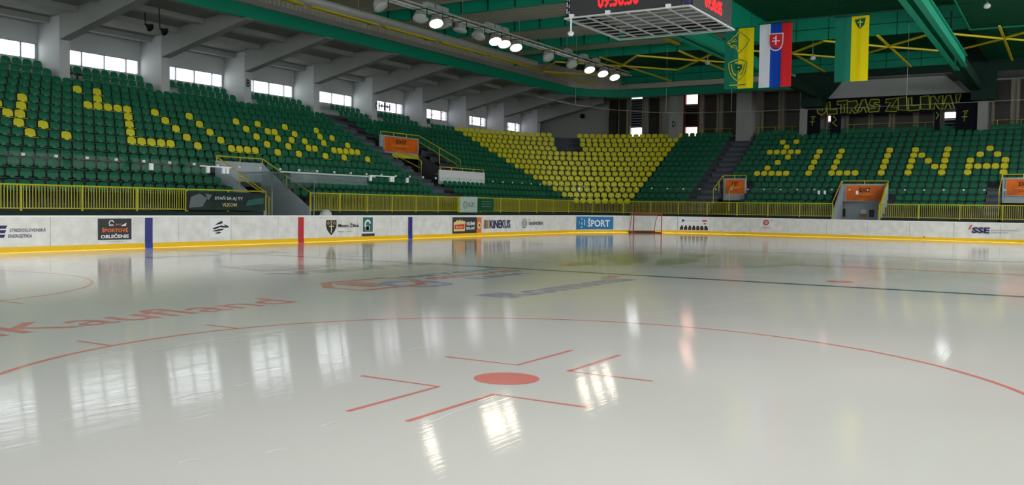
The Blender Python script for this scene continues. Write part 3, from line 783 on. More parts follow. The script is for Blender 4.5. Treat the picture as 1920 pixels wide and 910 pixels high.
rail_run([(RQ+15.65, SY-.07), (RQ+15.65, EX_M[1])], 'yellow railing of the end stand behind the goal net')
rail_run([(RQ+15.65, EX_M[0]), (RQ+15.65, -12.5)], 'yellow railing of the end stand beyond the grey exit tunnel')
# banners tied to the railing
def banner(x0, x1, z0, z1, m_, label):
    mb = MB(); k = 12; vs = []; 
    for i in range(k+1):
        x = x0+(x1-x0)*i/k; d = .012*math.sin(i*1.7); vs += [(x, RQ-.06+d, z0), (x, RQ-.06+d, z1), (x, RQ-.045+d, z1), (x, RQ-.045+d, z0)]
    mb.add(vs, [(4*i+a, 4*i+4+a, 4*i+4+(a+1) % 4, 4*i+(a+1) % 4) for i in range(k) for a in range(4)]+[(0, 1, 2, 3), (4*k+3, 4*k+2, 4*k+1, 4*k)])
    return tag(mb.build('banner', m_), label, 'banner')
b = banner(-1.39, 2.95, 1.2, 1.98, 'banner_dark', 'dark banner with white lettering hung on the yellow railing')
fb = lambda u, v: (u, RQ-.08, v)
f = Flat(fb); f.text('STAŇ SA AJ TY', .05, 1.6, 1.62, 1.82, .02); f.build('lettering', 'ad_white', b)
f = Flat(fb); f.text('VLKOM', .45, 1.25, 1.36, 1.52, .02); f.build('lettering', 'ad_cream', b)
f = Flat(fb)
for p in ([(-1.3, 1.3), (-.6, 1.35), (-.35, 1.7), (-.75, 1.9), (-1.2, 1.75)], [(-.3, 1.6), (-.1, 1.85), (-.45, 1.9)]): f.poly(p)
f.build('picture', 'ink_grey', b)
f = Flat(fb); f.poly([(1.75, 1.4), (2.8, 1.5), (2.85, 1.78), (1.9, 1.66)]); f.build('picture', 'ad_teal', b)
b = banner(18.45, 20.35, 1.16, 2.1, 'banner_white', 'white banner with line drawing hung on the yellow railing')
f = Flat(fb); f.ring(19.0, 1.6, .2, .04); f.text('IZ', 19.35, 20.0, 1.5, 1.75); f.build('lettering', 'ink_grey', b)
b = banner(20.4, 22.2, 1.25, 2.03, 'banner_green', 'small green banner beside the white one on the railing')
f = Flat(fb)
for z in (1.5, 1.65, 1.8): f.rect(20.8, 21.9, z, z+.05)
f.build('lettering', 'ink_grey', b)

# ---- tunnels and exits in the stands
def handrail(pts, label, posts=(), r=.03, group=None, low=()):
    e = empty('handrail', pts[0], 0, label, 'handrail', group); o = Vector(pts[0])
    mb = MB(); mb.tube([Vector(p)-o for p in pts], r, 6); mb.build('top_rail', 'rail_yellow', e)
    for l_ in low:
        mb = MB(); mb.tube([Vector(p)-o for p in l_], r*.8, 6); mb.build('lower_rail', 'rail_yellow', e)
    for (x, y, z0, z1) in posts:
        mb = MB(); mb.tube([Vector((x, y, z0))-o, Vector((x, y, z1))-o], r*.9, 6); mb.build('post', 'rail_yellow', e)
    return e
# player tunnel in the side stand
t = struct(empty('tunnel_wall'), 'grey walls of the player tunnel in the side stand')
for x in TUN_A:
    mb = MB(); mb.prism([(RQ, 0), (23.0, 0), (23.0, 3.45), (22.4, 3.0), (RQ, 1.3)], lambda u, v, d: (d, u, v), x-.08, x+.08); mb.build('tunnel_side', 'grey_paint', t)
mb = MB(); mb.box(TUN_A[0], TUN_A[1], 22.95, 23.1, 2.55, 3.5); mb.build('tunnel_header', 'grey_paint', t)
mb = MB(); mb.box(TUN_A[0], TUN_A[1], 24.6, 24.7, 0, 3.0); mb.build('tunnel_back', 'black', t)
x0, x1 = TUN_A
handrail([(x0, 23.0, 3.72), (x1, 23.0, 3.72)], 'yellow handrail across the top of the player tunnel', [(x0, 23.0, 3.4, 3.72), ((x0+x1)/2, 23.0, 3.5, 3.72), (x1, 23.0, 3.4, 3.72)])
handrail([(x1+.05, 23.0, 3.7), (x1+.05, RQ, 2.06)], 'sloping yellow handrail on the far side of the player tunnel', [(x1+.05, 21.4, 2.1, 2.88)])
handrail([(x0-.05, 23.0, 3.7), (x0-.05, RQ, 2.06)], 'sloping yellow handrail on the near side of the player tunnel', [(x0-.05, 21.4, 2.1, 2.88)])
handrail([(x0+.4, 21.9, 2.75), (x0+.4, RQ+.1, 1.75)], 'low yellow handrail inside the player tunnel', [(x0+.4, 21.9, 2.0, 2.75), (x0+.4, RQ+.2, 1.0, 1.8)])
# clear sheet canopy that leads from the tunnel to the boards
cn = empty('tunnel_canopy', (4.4, 17.2, 0), 0, 'grey see-through canopy between the player tunnel and the boards', 'canopy')
mb = MB(); mb.box(-3.2, 3.0, -.1, 2.4, 2.86, 2.875); mb.build('canopy_sheet', 'canopy_sheet', cn)
mb = MB(); mb.box(-3.2, 3.0, -.14, -.1, 2.84, 2.9); mb.build('canopy_edge', 'lamp_grey', cn)
mb = MB(); mb.box(-2.6, 2.4, -.12, -.105, 2.45, 2.86); mb.build('canopy_valance', 'canopy_sheet', cn)
mb = MB(); mb.add([(-3.2, 2.4, 2.86), (3.0, 2.4, 2.86), (1.2, 2.4, 2.35), (-.6, 2.4, 2.1), (-2.2, 2.4, 2.4)], [(0, 1, 2, 3, 4)]); mb.build('canopy_valance', 'canopy_sheet', cn)
for x in (-1.3, 1.4):
    mb = MB(); mb.bar((x, 2.3, 0), (x, 2.3, 2.86), .05); mb.build('canopy_post', 'cable', cn)
for x in (-3.0, 0, 2.9):
    mb = MB(); mb.bar((x, -.1, 2.83), (x, 2.4, 2.83), .04); mb.build('canopy_rib', 'cable', cn)
# odds and ends at the tunnel mouth
def bin_thing(x, y, m_, lid, label):
    mb = MB(); mb.lathe([(.2, 0), (.24, .75), (.25, .78), (.2, .8)], 14); o = tag(mb.build('waste_bin', m_, None, True), label, 'bin'); o.location = (x, y, 0)
    mb = MB(); mb.lathe([(.26, .8), (.25, .86), (.1, .95), (.0001, .96)], 14); mb.build('lid', lid, o, True)
bin_thing(3.3, 18.2, 'ad_blue', 'ad_white', 'blue bin with white lid at the tunnel mouth')
bin_thing(3.9, 18.4, 'ad_orange', 'ad_dark', 'orange bin with dark lid at the tunnel mouth')
mb = MB(); mb.lathe([(.0001, 0), (.26, .05), (.33, .3), (.26, .6), (.1, .72), (.0001, .74)], 14)
o = tag(mb.build('sack', 'white_paint', None, True), 'white stuffed sack leaning by the railing end', 'sack'); o.location = (6.3, 19.2, .55)
mb = MB(); mb.box(-.05, .05, -.3, .3, -.57, .02); mb.build('sack_stand', 'galvanised', o)

def exit_sign(loc, w, h, face, label):
    """orange board lettered EXIT; face = 'Y' looks towards the ice from the side stand, 'X' from the end stand"""
    e = empty('exit_sign', loc, 0, label, 'sign', 'orange exit signs')
    if face == 'Y': fn = lambda u, v, d: (u, -d, v)
    else: fn = lambda u, v, d: (-d, -u, v)
    mb = MB(); mb.prism([(-w/2, -h/2), (w/2, -h/2), (w/2, h/2), (-w/2, h/2)], fn, 0, .05); mb.build('sign_board', 'orange', e)
    mb = MB()
    for a, b, c, d in ((-w/2-.05, w/2+.05, h/2, h/2+.05), (-w/2-.05, w/2+.05, -h/2-.05, -h/2), (-w/2-.05, -w/2, -h/2, h/2), (w/2, w/2+.05, -h/2, h/2)):
        mb.prism([(a, c), (b, c), (b, d), (a, d)], fn, -.01, .06)
    mb.build('sign_frame', 'grey_paint', e)
    f = Flat(lambda u, v: fn(u, v, .055)); f.text('EXIT', -w*.15, w*.15, h*.08, h*.34, .03); f.build('lettering', 'exit_dark', e)
    f = Flat(lambda u, v: fn(u, v, .055)); f.text('za podporu ďakujeme', -w*.25, w*.25, -h*.1, h*.0, .0); f.build('lettering', 'ad_cream', e)
    f = Flat(lambda u, v: fn(u, v, .055)); f.text('partnerom', -w*.14, w*.14, -h*.32, -h*.2, .0); f.build('lettering', 'exit_dark', e)
    return e
# upper exit in the side stand
VX0, VX1 = VOM
t = struct(empty('exit_wall'), 'grey walls round the upper exit of the side stand')
mb = MB(); mb.box(VX0, VX1, 28.0, 28.15, 4.75, 6.2); mb.build('header', 'grey_paint', t)
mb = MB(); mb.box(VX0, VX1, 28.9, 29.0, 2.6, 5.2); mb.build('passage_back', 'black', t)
mb = MB(); mb.box(VX0, VX1, 23.3, 29, 2.55, 2.62); mb.build('passage_floor', 'terrace', t)
for x in VOM:
    mb = MB(); mb.prism([(23.2, 2.3), (28.0, 2.3), (28.0, 5.15), (27.6, 4.95), (23.6, 2.95), (23.2, 2.95)], lambda u, v, d: (d, u, v), x-.07, x+.07); mb.build('side_wall', 'terrace', t)
mb = MB(); mb.box(VX0, VX1, 27.94, 28.0, 4.75, 5.02); mb.build('yellow_edge', 'rail_yellow', t)
exit_sign(((VX0+VX1)/2+.05, 27.98, 5.62), 3.7, 1.0, 'Y', 'orange exit sign high in the side stand, yellow edge below it')
mb = MB(); mb.box(0, 5.3, -.05, .05, 0, .92)
o = tag(mb.build('parapet', 'white_paint'), 'plain white parapet board behind a row of green seats', 'parapet'); o.location = (21.1, 23.2, 2.92)
for i in range(5):
    mb = MB(); x = .1+5.1*i/4; mb.bar((x, 0, .92), (x, 0, 1.1), .04); mb.build('post', 'rail_yellow', o)
mb = MB(); mb.tube([(0, 0, 1.1), (5.3, 0, 1.1)], .025, 6); mb.build('top_rail', 'rail_yellow', o)
handrail([(VX0, 28.0, 6.42), (VX1, 28.0, 6.42), (VX1, 24.6, 4.75), (VX1, 24.45, 4.6), (VX1, 24.45, 3.6)], 'yellow handrail over and down the far side of the upper exit', [(VX0, 28.0, 6.1, 6.42), (22.5, 28.0, 6.1, 6.42), (23.9, 28.0, 6.1, 6.42), (VX1, 26.2, 4.4, 5.52)], low=[[(VX1, 27.9, 5.95), (VX1, 24.6, 4.3)]])
handrail([(VX0, 26.6, 5.05), (VX0, 24.9, 4.6), (VX0, 24.6, 4.35), (VX0, 24.6, 3.2)], 'yellow handrail beside the stairs at the upper exit', [(VX0, 26.6, 4.5, 5.05)], low=[[(VX0, 26.6, 4.75), (VX0, 24.7, 3.95)]])
handrail([(VX0+1.0, 24.2, 3.6), (VX0+1.5, 24.2, 3.6), (VX0+1.6, 24.2, 3.4), (VX0+1.6, 24.2, 2.6)], 'thin grey yellow rail inside the upper exit')
# exits of the end stand
def end_exit(y0, y1, x, ztop, low, label, door=False):
    t = struct(empty('exit_wall'), 'grey walls of an exit in the end stand', group='exit walls of the end stand')
    for y in ((y0, y1) if low else ()):
        mb = MB(); mb.prism([(35.45, 0), (x, 0), (x, ztop), (x-.4, ztop-.35), (35.45, 1.3 if low else 1.5)], lambda u, v, d: (u, d, v), y-.07, y+.07); mb.build('side_wall', 'grey_paint', t)
    mb = MB(); mb.box(x, x+.12, y0, y1, 2.25, ztop); mb.build('header', 'grey_paint', t)
    mb = MB(); mb.box(x+.5, x+.6, y0, y1, 0, 2.6); mb.build('passage_back', 'grey_paint' if door else 'terrace', t)
    if door:
        for a, b, c, d, m_ in ((.55, .95, 1.1, 1.75, 'grey_paint'), (-.05, .35, 1.35, 1.7, 'ad_white'), (-.05, .35, 1.2, 1.4, 'ad_orange'), (-.6, -.25, 1.2, 1.7, 'ad_dark'), (1.45, 1.65, 1.2, 1.75, 'ad_dark')):
            mb = MB(); mb.box(x+.46, x+.5, y0+1.4+a*.9, y0+1.4+b*.9, c, d); mb.build('door_panel', m_, t)
    exit_sign((x-.02, (y0+y1)/2-.05, ztop-.62), (y1-y0)*.84, 1.02, 'X', label)
    handrail([(x, y0, ztop+.2), (x, y1, ztop+.2)], label.replace('orange exit sign', 'yellow handrail over the exit'), [(x, y0, ztop-.1, ztop+.2), (x, (y0+y1)/2, ztop-.1, ztop+.2), (x, y1, ztop-.1, ztop+.2)])
    return t
mid_exit = end_exit(EX_M[0], EX_M[1], 38.2, 3.42, True, 'orange exit sign above the grey tunnel door in the end stand', True)
end_exit(EX_L[0], EX_L[1], 39.0, 3.85, False, 'orange exit sign beside the long stairway of the end stand')
end_exit(EX_R[0], EX_R[1], 39.0, 3.85, False, 'orange exit sign at the picture edge in the end stand')
handrail([(38.2, EX_M[1]+.05, 3.6), (35.5, EX_M[1]+.05, 2.1)], 'sloping yellow handrail on the net side of the grey tunnel')
handrail([(38.2, EX_M[0]-.05, 3.6), (35.5, EX_M[0]-.05, 2.1)], 'sloping yellow handrail on the far side of the grey tunnel')
mb = MB(); mb.bar((38.2, EX_M[0]+.02, 3.35), (35.5, EX_M[0]+.02, 1.35), .12, .3)
mb.build('coping', 'rail_yellow', mid_exit)
handrail([(39.0, EX_L[1]+.05, 4.0), (37.0, EX_L[1]+.05, 3.0), (37.0, EX_L[1]+.05, 2.0)], 'sloping yellow handrail on the stairway side of the exit sign', [(38.2, EX_L[1]+.05, 2.9, 3.6)])
handrail([(37.9, EX_L[0]+.55, 3.4), (36.9, EX_L[0]+.55, 2.9), (36.9, EX_L[0]+.55, 1.5)], 'short yellow handrail standing before the exit sign')
handrail([(39.0, EX_R[1]+.02, 4.05), (36.5, EX_R[1]+.02, 3.0), (36.5, EX_R[1]+.02, 1.4)], 'tall yellow handrail beside the sign at the picture edge')
# rails along the back of the end stand
for y0, y1, lab in ((13.0, 16.0, 'thin yellow rail below the dark windows left of the flags'), (7.8, 11.2, 'thin yellow rail below the dark windows under the flags'), (-2.4, 4.0, 'thin yellow rail below the graffiti wall opening'), (-10, -6.2, 'thin yellow rail below the dark windows beyond the graffiti')):
    e = empty('back_rail', (48.85, y0, 7.57), 0, lab, 'handrail')
    for z in (.35, .8):
        mb = MB(); mb.tube([(0, 0, z), (0, y1-y0, z)], .022, 5); mb.build('rail', 'rail_yellow', e)
    for i in range(3):
        mb = MB(); y = (y1-y0)*(.1+.4*i); mb.bar((0, y, 0), (0, y, .8), .04); mb.build('post', 'rail_yellow', e)

# ---- stadium seats
def seat_shell():
    mb = MB()
    prof = [(-.222, .515), (-.222, .68), (-.205, .75), (-.15, .80), (0, .825), (.15, .80), (.205, .75), (.222, .68), (.222, .515)]
    def back(u, v, d):
        t = (v-.5)/.33; c = abs(u)/.215
        return (u, -.02+.05*t-.03*c*c+d, v)
    mb.prism(prof, back, 0, .025)
    mb.prism([(-.2, -.30), (.2, -.30), (.21, -.1), (.21, -.01), (-.21, -.01), (-.21, -.1)], lambda u, v, d: (u, v, d+.015*(abs(u)/.21)), .425, .445)
    mb.box(-.09, .09, -.05, -.03, .43, .56)
    return mb
green_me = seat_shell().mesh('stadium_seat', 'seat_green'); yellow_me = seat_shell().mesh('stadium_seat', 'seat_yellow')
mb = MB(); mb.box(-.17, .17, -.25, -.02, .34, .4); mb.box(-.03, .03, -.06, .0, 0, .4); bracket_me = mb.mesh('support_bracket', 'seat_metal')
LET_L = {5: [-9, -6, 0, 1, 2, 3, 4, 7, 11, 12, 13, 14, 17, 20, 24, 27, 31], 6: [-9, -7, 1, 7, 11, 17, 20, 23, 24, 27, 28, 29, 30, 31], 7: [-9, -8, 2, 7, 11, 17, 20, 22, 24, 27, 31],
         8: [-9, -7, 3, 7, 11, 17, 20, 21, 24, 28, 30], 9: [-6, 0, 1, 2, 3, 4, 7, 11, 17, 20, 24, 29], 10: [2], 11: [1, 3]}
LET_E = {5: [-7.49, -5.43, -3.85, -1.76, -.08, 1.64, 2.21, 2.73, 3.29, 4.86, 6.44, 6.97, 7.51, 8.04, 8.56], 6: [-7.5, -6.98, -6.47, -5.96, -5.43, -3.85, -3.33, -1.76, -.08, 3.27, 4.87, 8.05],
         7: [-7.52, -5.44, -3.86, -2.82, -1.76, -.09, 3.27, 4.85, 7.53], 8: [-7.02, -5.96, -3.87, -2.3, -1.78, -.11, 3.26, 4.84, 6.97], 9: [-6.5, -3.88, -1.78, -.11, 3.24, 4.83, 6.43, 6.97, 7.5, 8.03, 8.53], 10: [7.51], 11: [6.96, 8.03]}
end_y = []
y = 1.65
while y < SY-.2: end_y.append(y); y += .531
y = 1.65
for j in range(1, 24):
    end_y.append(1.65-.573*j if j <= 6 else 1.65-.573*6-.5225*(j-6))
seats = []    # (x, y, z, rot, yellow, row, part)
for k in range(ROWS):
    q = ROW_Q+ROW_D*k; z = ROW_Z+ROW_R*k
    behind = q > 31.0
    i = -24
    while True:                                            # side stand
        X = .03+.53*i; i += 1
        if X > SX: break
        if X < -11.2: continue
        if AISLE[0]-.2 < X < AISLE[1]+.25: continue
        if k <= 2 and TUN_A[0]-.35 < X < TUN_A[1]+.35: continue
        if 3 <= k <= 8 and VOM[0]-.3 < X < VOM[1]+.3: continue
        if behind and any(abs(X-c) < .62 for c in COLS_X): continue
        if k == 13 and any(0 < X-c < 1.0 for c in COLS_X): continue
        seats.append((X, q, z, 0.0, X > 34.8 or (i-1) in LET_L.get(k, ()), k, 'side'))
    R = q-SY; m_ = max(2, int(R*PI/2/.53)); 
    for j in range(m_):                                    # corner
        a = PI/2*(1-(j+.5)/m_); X = SX+R*math.cos(a); Y = SY+R*math.sin(a)
        if k >= 10 and abs(math.degrees(a)-40) < 68/R*1.0: continue
        if k > 13: continue
        seats.append((X, Y, z, a-PI/2, X > 34.8 and Y > 16.85, k, 'corner'))
    if k <= 13:
        for Y in end_y:                                    # end stand
            if 10.45 < Y < 12.4: continue
            if Y > SY: continue
            if k <= 2 and (EX_L[0]-.7 < Y < EX_L[1]+.3): continue
            if k == 3 and EX_L[0]-.7 < Y < EX_L[0]+.1: continue
            if k <= 1 and EX_M[0]-.3 < Y < EX_M[1]+.3: continue
            if k <= 2 and Y < EX_R[1]+.25: continue
            if k <= 3 and -7.65 < Y < -6.65: continue
            if behind and any(abs(Y-c) < w_+.4 for c, w_ in ((17.55, .4), (11.55, .62), (6.8, .28), (-5.72, .3))): continue
            seats.append((q+15.65, Y, z, -PI/2, any(abs(Y-c) < .2 for c in LET_E.get(k, ())), k, 'end'))
ORD = 'first second third fourth fifth sixth seventh eighth ninth tenth eleventh twelfth thirteenth fourteenth fifteenth'.split()
def cam_px(x, y, z):
    d = Vector((x, y, z))-CAM; t = d.dot(fwd)
    return 960+F_PX*d.dot(rgt)/t, 455-F_PX*d.dot(upv)/t, t
def order(s_):
    px, py, t = cam_px(s_[0], s_[1], s_[2]+.6)
    return t
inview = [s_ for s_ in seats if 12 < cam_px(s_[0], s_[1], s_[2]+.6)[0] < 1908]
gr = sorted([s_ for s_ in inview if not s_[4]], key=order); ye = sorted([s_ for s_ in inview if s_[4]], key=order)
single = set(gr[:300])|set(ye[:300])
def nth(i): return '%d%s' % (i, 'th' if 10 <= i % 100 <= 20 else {1: 'st', 2: 'nd', 3: 'rd'}.get(i % 10, 'th'))
def block(s_):
    if not s_[4]: return ('green', s_[6], s_[5])
    if s_[6] == 'side' and s_[0] < 34.8: return ('letter', 'long', s_[5])
    if s_[6] == 'end' and s_[1] < 16.8: return ('letter', 'end', s_[5])
    return ('corner', '', s_[5])
ranks = {}
for s_ in inview: ranks.setdefault(block(s_), []).append(s_)
place = {}
for b_, l_ in ranks.items():
    for i, s_ in enumerate(sorted(l_, key=lambda s_: cam_px(s_[0], s_[1], s_[2]+.6)[0])): place[s_] = i+1
for s_ in gr[:300]+ye[:300]:
    o = link('yellow_seat' if s_[4] else 'green_seat', yellow_me if s_[4] else green_me, None, s_[:3], s_[3])
    b_ = block(s_); r_ = ORD[s_[5]]; n_ = nth(place[s_])
    if b_[0] == 'green': lab = 'green plastic seat, %s green one from the left, %s row of the long stand' % (n_, r_); gp = 'green seats of the long stand'
    elif b_[0] == 'letter': lab = 'yellow plastic seat, %s yellow one from the left, %s row of the %s stand' % (n_, r_, b_[1]); gp = 'yellow lettering seats of the %s stand' % b_[1]
    else: lab = 'yellow plastic seat, %s from the left, %s row of the yellow corner block' % (n_, r_); gp = 'yellow seats of the corner block'
    tag(o, lab, 'seat', gp)
    link('support_bracket', bracket_me, o)
def seat_mass(name, src, m_, label):
    base = seat_shell(); mb = MB()
    for s_ in src:
        c, sn = math.cos(s_[3]), math.sin(s_[3])
        mb.add([(s_[0]+x*c-y*sn, s_[1]+x*sn+y*c, s_[2]+z) for x, y, z in base.v], base.f)
    tag(mb.build(name, m_), label, 'seats', None, 'stuff')
seat_mass('distant_green_seats', [s_ for s_ in seats if not s_[4] and s_ not in single], 'seat_green', 'rows of green plastic seats farther off in the stands')
seat_mass('distant_yellow_seats', [s_ for s_ in seats if s_[4] and s_ not in single], 'seat_yellow', 'yellow plastic seats at the back of the corner block')

# ---- goal pushed into the far corner
ga = math.radians(44.0)
gx, gy = AX+6.75*math.cos(ga), AY+6.75*math.sin(ga)
goal = empty('hockey_goal', (gx, gy, 0), ga-PI/2, 'red framed ice hockey goal with white net by the far corner boards', 'goal')
w_ = .93
for s_ in (-1, 1):
    mb = MB(); mb.tube([(s_*w_, 0, 0), (s_*w_, 0, 1.22)], .035, 8); mb.build('post', 'goal_red', goal)
    mb = MB(); mb.tube([(s_*w_, 0, 1.22), (s_*w_*.95, .45, 1.22), (s_*w_*.9, .75, .8), (s_*w_*.9, 1.0, .04)], .02, 6); mb.build('back_stay', 'goal_red', goal)
mb = MB(); mb.tube([(-w_-.03, 0, 1.22), (w_+.03, 0, 1.22)], .035, 8); mb.build('crossbar', 'goal_red', goal)
mb = MB(); mb.tube([(-w_, 0, .03), (-w_*.95, .6, .03), (-w_*.6, 1.05, .03), (w_*.6, 1.05, .03), (w_*.95, .6, .03), (w_, 0, .03)], .035, 6); mb.build('base_frame', 'goal_red', goal)
mb = MB(); mb.box(-w_*.95, w_*.95, .96, 1.04, .0, .12); mb.build('skirt_pad', 'exit_dark', goal)
net = MB()
def net_pt(u, v):   # u across -1..1, v 0 bottom back .. 1 top front
    z = 1.2*min(1, v/.7); d = 1.0-.3*min(1, v/.7) if v < .7 else .7*(1-(v-.7)/.3)
    return Vector((u*w_*(.92+.06*v), d, max(.04, z)))
for i in range(25):
    u = -1+2*i/24; net.tube([net_pt(u, j/10) for j in range(11)], .006, 3)
for j in range(18):
    v = j/17; net.tube([net_pt(-1, v), net_pt(-.3, v), net_pt(.3, v), net_pt(1, v)], .006, 3)
for s_ in (-1, 1):
    for j in range(8):
        z = .1+1.05*j/7; net.tube([(s_*w_, 0, z), (s_*w_*.95, .95-.25*z, z)], .006, 3)
o = net.build('net', 'net_cord', goal); o['kind'] = 'stuff'
# ---- scoreboard cube over the middle of the ice
sb = empty('scoreboard', (0.1, 0.05, 7.3), 0, 'dark four sided scoreboard with red digits and a wire cage below', 'scoreboard')
H = 1.95
mb = MB(); mb.box(-1.75, 1.75, -1.75, 1.75, .3, 2.9); mb.build('housing', 'ink_grey', sb)
for nm, (a, b, c, d) in (('front', (-1.98, -1.9, -1.72, 1.85)), ('back', (1.9, 1.98, -1.75, 1.75)), ('s', (-1.75, 1.75, -1.98, -1.9)), ('n', (-1.75, 1.75, 1.9, 1.98))):
    mb = MB(); mb.box(a, b, c, d, .06, 3.0); mb.build('screen', 'screen', sb)
f = Flat(lambda u, v: (-1.985, -u, v)); f.text('09:30:30', -.9, .42, .2, .62, .03); f.build('red_digits', 'led_red', sb)
f = Flat(lambda u, v: (u, -1.985, v)); f.text('09:30:05', -.75, .8, .2, .62, .03); f.build('red_digits', 'led_red', sb)
mb = MB(); mb.box(-1.93, -1.8, 1.85, 2.0, .05, 3.0); mb.build('corner_panel', 'black', sb)
f = Flat(lambda u, v: (-1.94, 1.99-u, v))
for i in range(6): f.rect(.02, .05, .15+i*.2, .3+i*.2); f.rect(.09, .12, .12+i*.2, .22+i*.2)
f.build('corner_lettering', 'white_paint', sb)
mb = MB(); mb.box(-1.93, -1.75, -1.93, -1.75, .1, 3.0); mb.build('corner_panel', 'ink_navy', sb)
# protective cage of crossing bars
me_a = MB().box(-H, H, -.018, .018, -.02, .02).mesh('cage_bar', 'lamp_grey'); me_b = MB().box(-.014, .014, -H, H, -.015, .015).mesh('cage_bar', 'lamp_grey')
for i in range(7): link('cage_bar', me_a, sb, (0, -H+2*H*i/6, 0))
for i in range(9): link('cage_bar', me_b, sb, (-H+2*H*i/8, 0, .02))
me_c = MB().box(-H/6*.92, H/6*.92, -H/12, H/12, 0, .01)
for sx in (-1, 1):
    mb = MB(); mb.tube([(sx*(H+.05), -H-.05, 0), (sx*(H+.05), H+.05, 0)], .03, 6); mb.build('cage_rim', 'lamp_grey', sb)
    mb = MB(); mb.tube([(-H-.05, sx*(H+.05), 0), (H+.05, sx*(H+.05), 0)], .03, 6); mb.build('cage_rim', 'lamp_grey', sb)
for y in (1.75, .55, -1.35):
    mb = MB(); mb.box(-2.06, -1.96, y-.07, y+.07, -.02, .1); mb.build('cage_clamp', 'white_paint', sb)
mb = MB(); mb.tube([(-2.0, 1.78, 0), (-2.0, 1.78, -.42)], .025, 6); mb.lathe([(.0001, -.56), (.06, -.54), (.1, -.46), (.07, -.42), (.0001, -.41)], 12, (-2.0, 1.78, 0)); mb.build('dome_camera', 'white_paint', sb)
mb = MB()
for x in (-1.5, 1.5):
    for y in (-1.5, 1.5): mb.tube([(x, y, 2.8), (x, y, 6.4)], .02, 5)
mb.build('hanger', 'cable', sb)
# ---- flags hung from the roof
FLX = 15.6
def flag(y0, y1, z0, z1, stripes, label):
    """stripes [(fraction, material)] from the left edge; real folds in the cloth"""
    e = empty('flag', (FLX, (y0+y1)/2, z1), 0, label, 'flag', 'flags hung above the ice')
    W = y0-y1; H_ = z1-z0
    def fold(t, v): return .018*math.sin(t*9+v*1.3)*(.35+.65*v)+.006*math.sin(t*21+1.0)
    def S(u, v): return (fold(u, 1-(v+H_)/H_), W/2-u, v)
    u = 0.0
    for fr, m_ in stripes:
        w_ = fr*W; k = 8; mb = MB(); vs = []
        for d in (0, .01):
            for i in range(k+1):
                for j in range(7):
                    p = S(u+w_*i/k, -H_+H_*j/6); vs.append((p[0]+d, p[1], p[2]))
        n_ = 7*(k+1); fs = [(i*7+j, (i+1)*7+j, (i+1)*7+j+1, i*7+j+1) for i in range(k) for j in range(6)]
        fs += [tuple(n_+q for q in reversed(f_)) for f_ in fs]
        mb.add(vs, fs); mb.build('stripe', m_, e, True); u += w_
    mb = MB(); mb.tube([(0, W/2+.05, 0), (0, -W/2-.05, 0)], .02, 6); mb.build('flag_pole', 'dark_green', e)
    for s_ in (-1, 1):
        mb = MB(); mb.tube([(0, s_*W*.4, 0), (0, s_*W*.4, 13.7-z1)], .008, 4); mb.build('flag_cord', 'dark_green', e)
    return e, (lambda off: (lambda u, v: (S(u, v-H_)[0]-off, S(u, v-H_)[1], v-H_))), W, H_
e, fs_, W, H_ = flag(2.84, 1.46, 7.22, 10.03, [(.47, 'flag_green'), (.53, 'flag_yellow')], 'green and yellow flag with a wolf head and shield outline')
wolf_l = [(.10, .80), (.2, .85), (.27, .9), (.36, .93), (.42, .96), (.46, .91), (.47, .86)]
def sc2(pts): return [(a*W, b*H_) for a, b in pts]
f = Flat(fs_(.034))
f.stroke(sc2([(.47, .945), (.40, .88), (.32, .87), (.24, .82), (.12, .785), (.1, .76), (.16, .755), (.2, .72), (.24, .69), (.27, .675), (.25, .71), (.3, .73), (.36, .715), (.42, .7), (.4, .67), (.44, .65), (.47, .60)]), .03)
f.stroke(sc2([(.14, .75), (.2, .77), (.3, .79), (.38, .83)]), .025); f.stroke(sc2([(.28, .7), (.34, .685), (.38, .66)]), .02); f.stroke(sc2([(.25, .80), (.34, .775), (.43, .79)]), .02)
f.stroke(sc2([(.47, .48), (.36, .47), (.2, .44), (.16, .43), (.17, .34), (.24, .24), (.35, .17), (.47, .13)]), .03); f.stroke(sc2([(.25, .41), (.27, .33), (.33, .25), (.42, .22)]), .045)
f.stroke(sc2([(.38, .43), (.47, .43)]), .05); f.rect(.2*W, .47*W, .055*H_, .068*H_); f.build('emblem', 'flag_yellow', e)
f = Flat(fs_(.034))
f.stroke(sc2([(.48, .945), (.52, .9), (.58, .935), (.6, .89), (.7, .87), (.78, .83), (.86, .785), (.8, .755), (.77, .71), (.68, .67), (.6, .63), (.52, .59), (.48, .6)]), .028)
f.stroke(sc2([(.48, .48), (.6, .47), (.74, .44), (.79, .43), (.78, .34), (.72, .24), (.6, .17), (.48, .13)]), .028); f.stroke(sc2([(.7, .41), (.68, .33), (.62, .25), (.54, .22)]), .035)
f.poly(sc2([(.38, .40), (.62, .40), (.62, .33), (.5, .25), (.38, .33)])); f.rect(.49*W, .75*W, .055*H_, .068*H_); f.build('emblem', 'emblem_green', e)
f = Flat(fs_(.040)); f.rect(.47*W, .50*W, .27*H_, .39*H_); f.rect(.42*W, .55*W, .345*H_, .357*H_); f.build('emblem', 'flag_yellow', e)
e, fs_, W, H_ = flag(1.2, -.28, 7.2, 10.11, [(.34, 'flag_white'), (.34, 'flag_blue'), (.32, 'flag_red')], 'white blue and red striped flag with a double cross shield')
def shld(c, w, v0, v1, n=8):
    P = [(c-w, v1), (c+w, v1)]+[(c+w*math.cos(PI/2*i/n)**.8, v1-(v1-v0)*(.45+.55*math.sin(PI/2*i/n))) for i in range(n+1)]
    return P+[(2*c-x, v) for x, v in reversed(P[2:-1])]
f = Flat(fs_(.034)); f.poly(shld(.52*W, .225*W, .565*H_, .84*H_)); f.build('emblem', 'flag_white', e)
